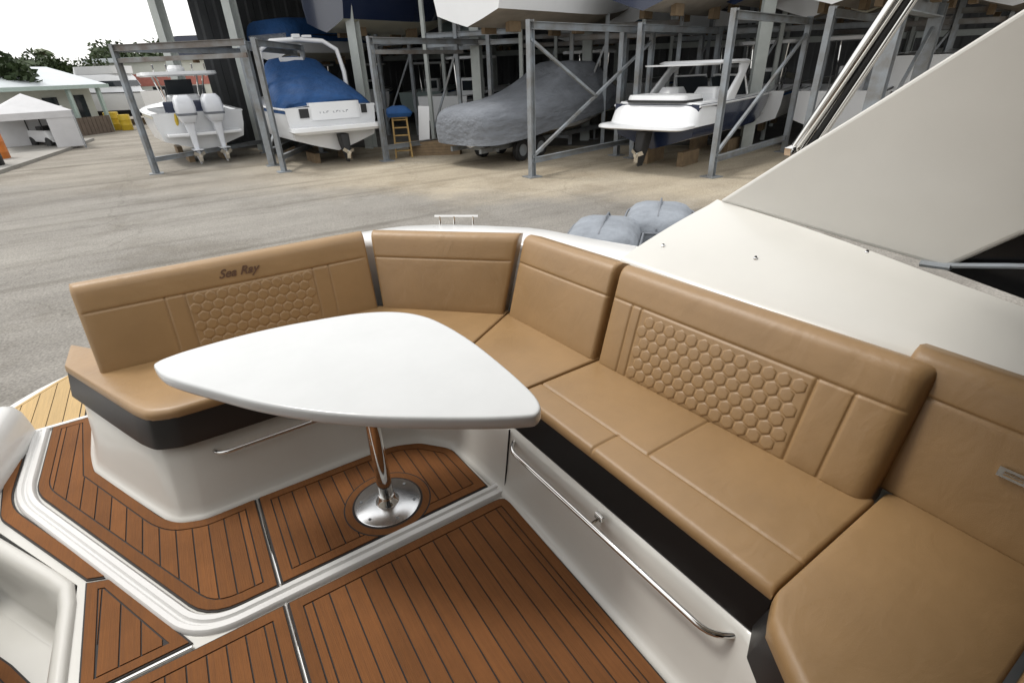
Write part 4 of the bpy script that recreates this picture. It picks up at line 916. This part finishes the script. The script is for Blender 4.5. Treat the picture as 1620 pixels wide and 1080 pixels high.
# ---- storage shed: columns, roof, walls
SH = thing('storage_shed', 'tall open-fronted dry storage shed full of racked boats', 'shed', (20, 30, GZ))
eV = Vector((.703, -.711, 0)); nV = Vector((.711, .703, 0))
for px, py in ((316, 236), (419, 236), (588, 234), (762, 228), (1178, 236), (925, 222)):
    p = gp(px, py); mesh('column', ibeam(p, p+Vector((0, 0, 7.4)), .42, nV), COLM, SH)
c0 = gp(322, 240); c0 = Vector((c0.x, c0.y, GZ))
far = c0+nV*1.0
sf = [c0+nV*1.0, c0+eV*60+nV*1.0, c0+eV*60+nV*36, c0+nV*36]
tag(mesh('shed_floor', prism([(p.x, p.y) for p in sf], GZ, GZ+.012), M_('shaded_concrete', (.17, .16, .145), .9, var=.4, vscale=.8)), kind='structure')  # added dark slab, the shed's inner shade is put into its colour
rfa = c0-nV*1.5-eV*1.5; w0 = [rfa, rfa+eV*62, rfa+eV*62+nV*40, rfa+nV*40]
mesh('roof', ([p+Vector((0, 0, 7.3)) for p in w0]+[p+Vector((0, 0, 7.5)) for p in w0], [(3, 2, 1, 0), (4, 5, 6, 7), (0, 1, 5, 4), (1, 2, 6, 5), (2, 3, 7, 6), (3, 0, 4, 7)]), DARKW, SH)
def wall(a, bb, z1, name):
    a, bb = Vector(a), Vector(bb); n_ = max(2, int((bb-a).length/1.0)); d = (bb-a)/n_; s_ = d.normalized().cross(Vector((0, 0, 1)))
    pts = []
    for k in range(n_):
        for f_, o_ in ((0, 0), (.35, 0), (.45, .05), (.85, .05), (.95, 0)): pts.append(a+d*(k+f_)+s_*o_)
    pts.append(bb)
    return mesh(name, loft([[p for p in pts], [p+Vector((0, 0, z1)) for p in pts]], caps=False, closed=False), DARKW, SH)
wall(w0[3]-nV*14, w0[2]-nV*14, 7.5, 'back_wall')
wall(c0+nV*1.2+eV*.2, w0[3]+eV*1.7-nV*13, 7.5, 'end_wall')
for k in range(6):
    a = c0+eV*(8*k)+nV*18
    mesh('rear_frame', join(*[ibeam(a+Vector((0, 0, z)), a+eV*8+Vector((0, 0, z)), .3) for z in (3.5, 6.4)], ibeam(a, a+Vector((0, 0, 7.2)), .4)), COLM, SH)

# ---- small things by the racks
q = gp(640, 250)
LD = thing('step_ladder', 'yellow wooden step ladder standing beside the blue covered cruiser', 'ladder', (q.x, q.y, GZ), R(-20)); M = WM[LD.name]
for x in (-.27, .27):
    mesh('side_rail', beam((x, 0, 0), (x*.85, .28, 1.25), .05, .09), WOODY, LD, M); mesh('rear_leg', beam((x, .75, 0), (x*.85, .32, 1.2), .04, .06), WOODY, LD, M)
for k in range(5): z = .22+k*.24; mesh('step', box(-.27, .27, z*.22-.04, z*.22+.09, z, z+.035), WOODY, LD, M)
mesh('top_step', box(-.27, .27, .18, .42, 1.25, 1.29), WOODY, LD, M)
tag(mesh('tarp_bundle', loft([rrect(0, 0, .38, .20, 0, .5), rrect(.02, 0, .44, .26, .12, .5), rrect(-.03, 0, .36, .22, .26, .5), rrect(0, 0, .2, .12, .34, .5)]), BLUEC, None, M @ Matrix.Translation((0, .30, 1.292)), smooth='auto'), 'bundled blue tarpaulin on top of the yellow step ladder', 'tarpaulin')
q2 = gp(672, 243)
bx_ = thing('white_panel', 'white plastic panel leaning beside the yellow step ladder', 'panel', (q2.x, q2.y, GZ), R(-30)); M = WM[bx_.name]
mesh('panel_sheet', ([M.inverted() @ M @ Vector(p) for p in beam((0, 0, 0), (.12, .15, 1.55), .38, .03, (0, 1, 0))[0]], beam((0, 0, 0), (.12, .15, 1.55), .38, .03, (0, 1, 0))[1]), WHITEH, bx_, M)
mesh('prop_stick', beam((.12, .15, 1.5), (.2, .8, 0), .04), WOODB, bx_, M)
q = gp(690, 244)
tag(mesh('plank_stack', join(*[box(-.9, .9, -.3+.02*k, .3, .09*k, .09*k+.085) for k in range(5)]), WOODB, None, Matrix.Translation((q.x, q.y, GZ)) @ Matrix.Rotation(R(-35), 4, 'Z')), 'stack of brown timber planks beside the grey covered boat', 'timber')

# ---- two motors under grey covers just beyond the gunwale
for i, (px, py, lb) in enumerate(((958, 346, 'outboard motor under a faded grey cover beside the white gunwale'), (1045, 322, 'outboard motor under a grey cover half hidden by the hardtop leg'))):
    t_ = gp(px, py, .42)
    OB = thing('covered_outboard', lb, 'outboard motor', (t_.x, t_.y, GZ), R(-50), 'covered outboard motors'); M = WM[OB.name]
    zt_ = .42-GZ
    rg = []
    for j, (z, hx_, hy_) in enumerate(((zt_-.62, .27, .40), (zt_-.5, .30, .44), (zt_-.3, .31, .46), (zt_-.12, .29, .43), (zt_-.04, .24, .36), (zt_-.0, .14, .22))):
        rg.append([(x*(1+.015*math.sin(3*k+j*2)), y*(1+.015*math.sin(2*k+j)), z_) for k, (x, y, z_) in enumerate(rrect(0, -.05*j*.4, hx_, hy_, z, .45, 7))])
    cvr = mesh('fabric_cover', loft(rg), GREYC2, OB, M, smooth=True)
    sb = cvr.modifiers.new('sub', 'SUBSURF'); sb.levels = 1; sb.render_levels = 1
    for zz_, hx_, hy_ in ((zt_-.43, .312, .462), (zt_-.13, .297, .442)): mesh('strap', tube([Vector(p) for p in rrect(0, -.04, hx_, hy_, zz_, .45, 7)]+[Vector(rrect(0, -.04, hx_, hy_, zz_, .45, 7)[0])], .010, 6), GREYC, cvr, M)
    mesh('seam', tube([(0, -.50, zt_-.35), (0, -.47, zt_-.1), (0, -.36, zt_-.02), (0, 0, zt_+.012), (0, .2, zt_-.0), (0, .38, zt_-.1), (0, .44, zt_-.35)], .008, 6), GREYC, cvr, M)
    mesh('leg', loft([rrect(0, 0, .13, .2, zt_-.6), rrect(0, .0, .08, .14, .5), rrect(0, 0, .06, .2, .25), rrect(0, 0, .02, .12, .06)]), RUBBER, OB, M, smooth='auto')
    mesh('engine_stand', join(beam((-.3, -.35, 0), (0, 0, .75), .06), beam((.3, -.35, 0), (0, 0, .75), .06), beam((0, .45, 0), (0, 0, .75), .06)), GALV, OB, M)

# ================================================================== FAR LEFT
# kerb and walk
ka, kb, kc = gp(-160, 330), gp(105, 240), gp(150, 222)
kl = [Vector((p.x, p.y, 0)) for p in (ka, kb, kc)]
back_ = [Vector((p.x-9, p.y+2, 0)) for p in kl]
tag(mesh('pavement', prism([(p.x, p.y) for p in kl+back_[::-1]], GZ, GZ+.12), CONC), kind='structure')
# office building
ba, bb_, bc = gp(28, 226), gp(166, 208), gp(222, 205)
ux = (bb_-ba).normalized(); uy = Vector((-ux.y, ux.x, 0))
if uy.y < 0: uy = -uy
OF = thing('office_building', 'small pale yard office with a light metal roof and green trim', 'building', (ba.x, ba.y, GZ), math.atan2(ux.y, ux.x)); M = WM[OF.name]
W = (bb_-ba).length; Dp = 6.0; Hh = 2.55
mesh('wall', box(0, W, 0, Dp, 0, Hh), SIDING, OF, M)
rf = mesh('roof', ([(-.6, -.9, Hh-.05), (W+.5, -.9, Hh-.05), (W+.5, Dp/2, Hh+1.0), (-.6, Dp/2, Hh+1.0), (W+.5, Dp+.6, Hh), (-.6, Dp+.6, Hh), (-.6, -.9, Hh+.07), (W+.5, -.9, Hh+.07), (W+.5, Dp/2, Hh+1.12), (-.6, Dp/2, Hh+1.12), (W+.5, Dp+.6, Hh+.12), (-.6, Dp+.6, Hh+.12)],
   [(0, 1, 2, 3), (3, 2, 4, 5), (7, 6, 9, 8), (8, 9, 11, 10), (0, 6, 7, 1), (4, 10, 11, 5), (1, 7, 8, 2), (2, 8, 10, 4), (0, 3, 9, 6), (3, 5, 11, 9)]), ROOFM, OF, M)
mesh('gable', ([(W+.01, 0, Hh), (W+.01, Dp, Hh), (W+.01, Dp/2, Hh+.95)], [(0, 1, 2)]), SIDING, OF, M)
mesh('fascia', box(-.62, W+.52, -.96, -.91, Hh-.12, Hh+.08), TRIM, rf, M)
for x in (W*.62, W*.98): mesh('porch_post', box(x-.09, x+.09, -.8, -.62, 0, Hh-.05), TRIM, OF, M)
mesh('door', box(W*.78, W*.90, -.03, .0, .05, 2.1), WINDOW, OF, M)
wdw = mesh('window', box(W*.42, W*.58, -.04, -.002, 1.1, 2.05), WINDOW, OF, M); mesh('sill', box(W*.40, W*.60, -.09, -.004, 1.02, 1.09), TRIM, wdw, M)
wdw = mesh('window', box(W*.12, W*.28, -.04, -.002, 1.1, 2.05), WINDOW, OF, M); mesh('sill', box(W*.10, W*.30, -.09, -.004, 1.02, 1.09), TRIM, wdw, M)
mesh('side_window', box(W+.002, W+.04, Dp*.25, Dp*.5, 1.3, 2.0), WINDOW, OF, M)
for k in range(9): x = W*.50+k*W*.048; mesh('fence_board', box(x, x+W*.042, -1.15, -1.1, .0, .95), BROWNW, OF, M)
# canopy tent
tc_ = gp(70, 236)
TN = thing('canopy_tent', 'grey white canopy tent in front of the yard office', 'tent', (tc_.x, tc_.y, GZ), R(12)); M = WM[TN.name]
hw, zt_ = 1.45, 1.62
pk = mesh('canopy', ([(-hw, -hw, zt_), (hw, -hw, zt_), (hw, hw, zt_), (-hw, hw, zt_), (0, 0, zt_+.75), (-hw, -hw, zt_-.28), (hw, -hw, zt_-.28), (hw, hw, zt_-.28), (-hw, hw, zt_-.28)], [(0, 1, 4), (1, 2, 4), (2, 3, 4), (3, 0, 4), (0, 5, 6, 1), (1, 6, 7, 2), (2, 7, 8, 3), (3, 8, 5, 0)]), TENT, TN, M)
for x in (-hw, hw):
    for y in (-hw, hw): mesh('leg', tube([(x*.99, y*.99, 0), (x*.99, y*.99, zt_)], .04, 8), GALV, TN, M)
mesh('back_curtain', beam((0, hw*.98, .1), (0, hw*.98, zt_-.2), 3.0, .02, (0, 1, 0)), TENT, TN, M)
mesh('front_curtain', beam((hw*.62, -hw*.98, .1), (hw*.62, -hw*.98, zt_-.2), 1.0, .02, (0, 1, 0)), TENT, TN, M)
mesh('side_curtain', beam((hw*.98, 0, .1), (hw*.98, 0, zt_-.2), 3.0, .02, (1, 0, 0)), TENT, TN, M)
# utility cart beneath it
ct = gp(78, 233)
CT = thing('utility_cart', 'pale utility cart parked under the canopy tent', 'cart', (ct.x+.3, ct.y, GZ), R(30)); M = WM[CT.name]
mesh('body', loft([rrect(0, 0, .55, 1.1, .28, .3), rrect(0, 0, .6, 1.2, .5, .3), rrect(0, .1, .55, 1.0, .78, .3)]), WHITEH, CT, M, smooth='auto')
mesh('roof', box(-.6, .6, -.7, .9, 1.72, 1.78), WHITEH, CT, M, bevel=.03)
for x in (-.52, .52):
    for y in (-.6, .8): mesh('roof_post', tube([(x, y, .7), (x, y, 1.74)], .025, 6), RUBBER, CT, M)
    for y in (-.75, .75):
        v, f = lathe([(.02, -.08), (.24, -.08), (.26, 0), (.24, .08), (.02, .08)], 0, 0, 16); mesh('wheel', ([Vector((x+p.z, y+p.x, .26+p.y)) for p in map(Vector, v)], f), RUBBER, CT, M, smooth='auto')
mesh('seat', box(-.5, .5, -.35, .15, .78, .95), RUBBER, CT, M, bevel=.04)
# drums and bins
def drum(px, py, mt, lb, r=.32, h_=.95, cat='drum', g=None):
    p = gp(px, py)
    o = tag(mesh('drum', lathe([(r*.96, 0), (r, .03), (r, h_*.32), (r*1.03, h_*.34), (r, h_*.36), (r, h_*.66), (r*1.03, h_*.68), (r, h_*.70), (r, h_-.03), (r*.93, h_), (.01, h_-.02)], 0, 0, 20), mt, None, Matrix.Translation((p.x, p.y, GZ)), smooth='auto'), lb, cat, g)
drum(184, 206, YELLOW, 'larger yellow drum standing against the yard office corner', .40, 1.05, g='yellow drums at the yard office')
drum(203, 206, YELLOW, 'smaller yellow drum nearer the motor yacht at the yard office', .32, .90, g='yellow drums at the yard office')
drum(120, 214, CREAM, 'cream drum beside the canopy tent curtain', .5, 1.2)
drum(2, 256, ORANGE, 'orange drum by the kerb', .36, 1.1)
drum(-14, 268, RUBBER, 'black drum by the kerb beside the orange one', .45, 1.2)
# far workshop with a red band
wa = gp(190, 168); 
WS = thing('far_workshop', 'long pale workshop with a faded red band beyond the racks', 'building', (wa.x, wa.y, GZ), R(-30)); M = WM[WS.name]
mesh('wall', box(-2, 22, 0, 9, 0, 5.0), SIDING, WS, M); mesh('roof', box(-2.4, 22.4, -.5, 9.5, 5.0, 5.5), ROOFM, WS, M); mesh('red_band', box(-2.05, 22.05, -.06, .0, 2.2, 3.6), REDB, WS, M)
for k in range(5): mesh('roller_door', box(1+k*4, 3.6+k*4, -.09, -.02, 0, 2.1), WINDOW, WS, M)
# motor yacht
q = gp(232, 200)
YT, M = boat('motor_yacht', 'white motor yacht with dark cabin windows behind the centre console boat', off(q, R(20), 3), R(-60), GZ+.5)
hull_parts(9.0, 3.2, 1.6, YT, M, WHITEH, DARKB)
cb = mesh('cabin', loft([rrect(0, 3.8, 1.3, 2.6, 1.6, .3), rrect(0, 3.6, 1.2, 2.2, 2.5, .3), rrect(0, 3.3, 1.1, 1.7, 2.7, .3)]), WHITEH, YT, M, smooth='auto')
mesh('window_band', loft([rrect(0, 3.7, 1.285, 2.5, 1.95, .3), rrect(0, 3.65, 1.25, 2.32, 2.3, .3)]), WINDOW, cb, M)
mesh('flybridge', loft([rrect(0, 2.9, 1.1, 1.5, 2.72, .3), rrect(0, 2.8, 1.2, 1.4, 3.2, .3)]), WHITEH, YT, M, smooth='auto')
bunks(YT, M, 9.0, -.5, .35)
# trees
def tree(px, py, h_, w_, label, n=900, name='tree', sz_=.34, group='trees behind the yard office'):
    p = gp(px, py); r_ = thing(name, label, 'tree', (p.x, p.y, GZ), random.random()*6, group); M = WM[r_.name]
    tr = mesh('trunk', tube([(0, 0, 0), (.08, .05, h_*.25), (-.05, .1, h_*.5), (.1, 0, h_*.8)], h_*.03, 8, h_*.008), BARK, r_, M, smooth='auto')
    for k in range(5):
        a = k*1.26+random.random(); mesh('limb', tube([(0, 0, h_*(.3+.06*k)), (w_*.25*math.cos(a), w_*.25*math.sin(a), h_*(.45+.07*k)), (w_*.42*math.cos(a), w_*.42*math.sin(a), h_*(.55+.07*k))], h_*.012, 6, h_*.004), BARK, tr, M)
    cl_ = [(random.gauss(0, w_*.24), random.gauss(0, w_*.24), h_*random.uniform(.42, .92), w_*random.uniform(.12, .24)) for _ in range(16)]
    V, F = [], []
    for i in range(n):
        cx, cy, cz_, cr = random.choice(cl_)
        d = Vector((random.gauss(0, 1), random.gauss(0, 1), random.gauss(0, .8))).normalized()*cr*random.uniform(.55, 1.1)
        c_ = Vector((cx, cy, cz_))+d; a = Vector((random.gauss(0, 1), random.gauss(0, 1), random.gauss(0, 1))).normalized(); b_ = a.orthogonal().normalized()
        s_ = sz_*random.uniform(.6, 1.3); k = len(V)
        V += [c_-a*s_, c_+b_*s_*.5, c_+a*s_, c_-b_*s_*.5]; F.append((k, k+1, k+2, k+3))
    mesh('crown', (V, F), LEAF, r_, M)
for px, py, h_, w_, lb in ((-30, 225, 4.4, 6.0, 'dark spreading tree at the end of the office roof'), (22, 212, 4.6, 6.0, 'low dark tree behind the canopy tent'), (60, 178, 6.0, 8.0, 'rounded green tree beyond the office ridge'), (100, 176, 6.6, 8.0, 'taller green tree beyond the office ridge'), (150, 172, 5.8, 8.5, 'pale green tree beyond the office gable'), (-70, 214, 4.6, 7.0, 'tall dark tree at the edge of the yard'), (210, 160, 9, 12, 'hazy tree behind the far workshop'), (245, 160, 9, 12, 'second hazy tree behind the far workshop')):
    tree(px, py, h_*.80, w_*.95, lb, 3600, sz_=.27 if h_ < 8 else .42)
# palm
p = gp(112, 172); PM = thing('palm_tree', 'slender palm rising above the trees behind the office', 'palm', (p.x, p.y, GZ)); M = WM[PM.name]
hp = 6.6
mesh('trunk', tube([(0, 0, 0), (.2, 0, hp*.4), (-.1, .1, hp*.75), (-.5, 0, hp)], .17, 8, .11), BARK, PM, M, smooth='auto')
for k in range(15):
    a = k*2.4; e_ = random.uniform(-.3, .8); pts = [Vector((-.5, 0, hp))+Vector((math.cos(a)*s_*1.2, math.sin(a)*s_*1.2, e_*s_*1.0-1.0*s_*s_)) for s_ in (0, .2, .4, .6, .8, 1.0)]
    sd_ = Vector((-math.sin(a), math.cos(a), 0)); V, F = [], []
    for i_, pp in enumerate(pts):
        ww = (.08, .34, .42, .36, .24, .04)[i_]; V += [pp+sd_*ww-Vector((0, 0, ww*.5)), pp, pp-sd_*ww-Vector((0, 0, ww*.5))]
    for i_ in range(5): F += [(i_*3, i_*3+1, i_*3+4, i_*3+3), (i_*3+1, i_*3+2, i_*3+5, i_*3+4)]
    mesh('frond', (V, F), LEAF2, PM, M)
# shrub by the kerb
p = gp(12, 232); SB = thing('shrub', 'bright green shrub by the kerb left of the canopy tent', 'shrub', (p.x, p.y, GZ)); M = WM[SB.name]
V, F = [], []
for i in range(350):
    a = random.random()*6.3; e_ = random.random(); s_ = Vector((math.cos(a)*.5*e_, math.sin(a)*.5*e_, random.uniform(.1, 1.2))); d = Vector((random.gauss(0, 1), random.gauss(0, 1), random.gauss(.6, 1))).normalized(); o_ = d.orthogonal().normalized(); k = len(V)
    V += [s_, s_+d*.09+o_*.04, s_+d*.2, s_+d*.09-o_*.04]; F.append((k, k+1, k+2, k+3))
mesh('foliage', (V, F), LEAF2, SB, M); mesh('stem', tube([(0, 0, 0), (.03, 0, .6)], .03, 6), BARK, SB, M)
# thin flag pole / mast lines
for px, lb in ((28, 'thin pale mast behind the canopy tent'), (50, 'slim mast beside the palm behind the yard office')):
    p = gp(px, 195); ms = thing('mast', lb, 'mast', (p.x, p.y, GZ)); M = WM[ms.name]
    mesh('pole', tube([(0, 0, 0), (0, 0, 9.5)], .05, 6, .025), COLM, ms, M); mesh('spreader', beam((-.5, 0, 6), (.5, 0, 6), .03), COLM, ms, M)
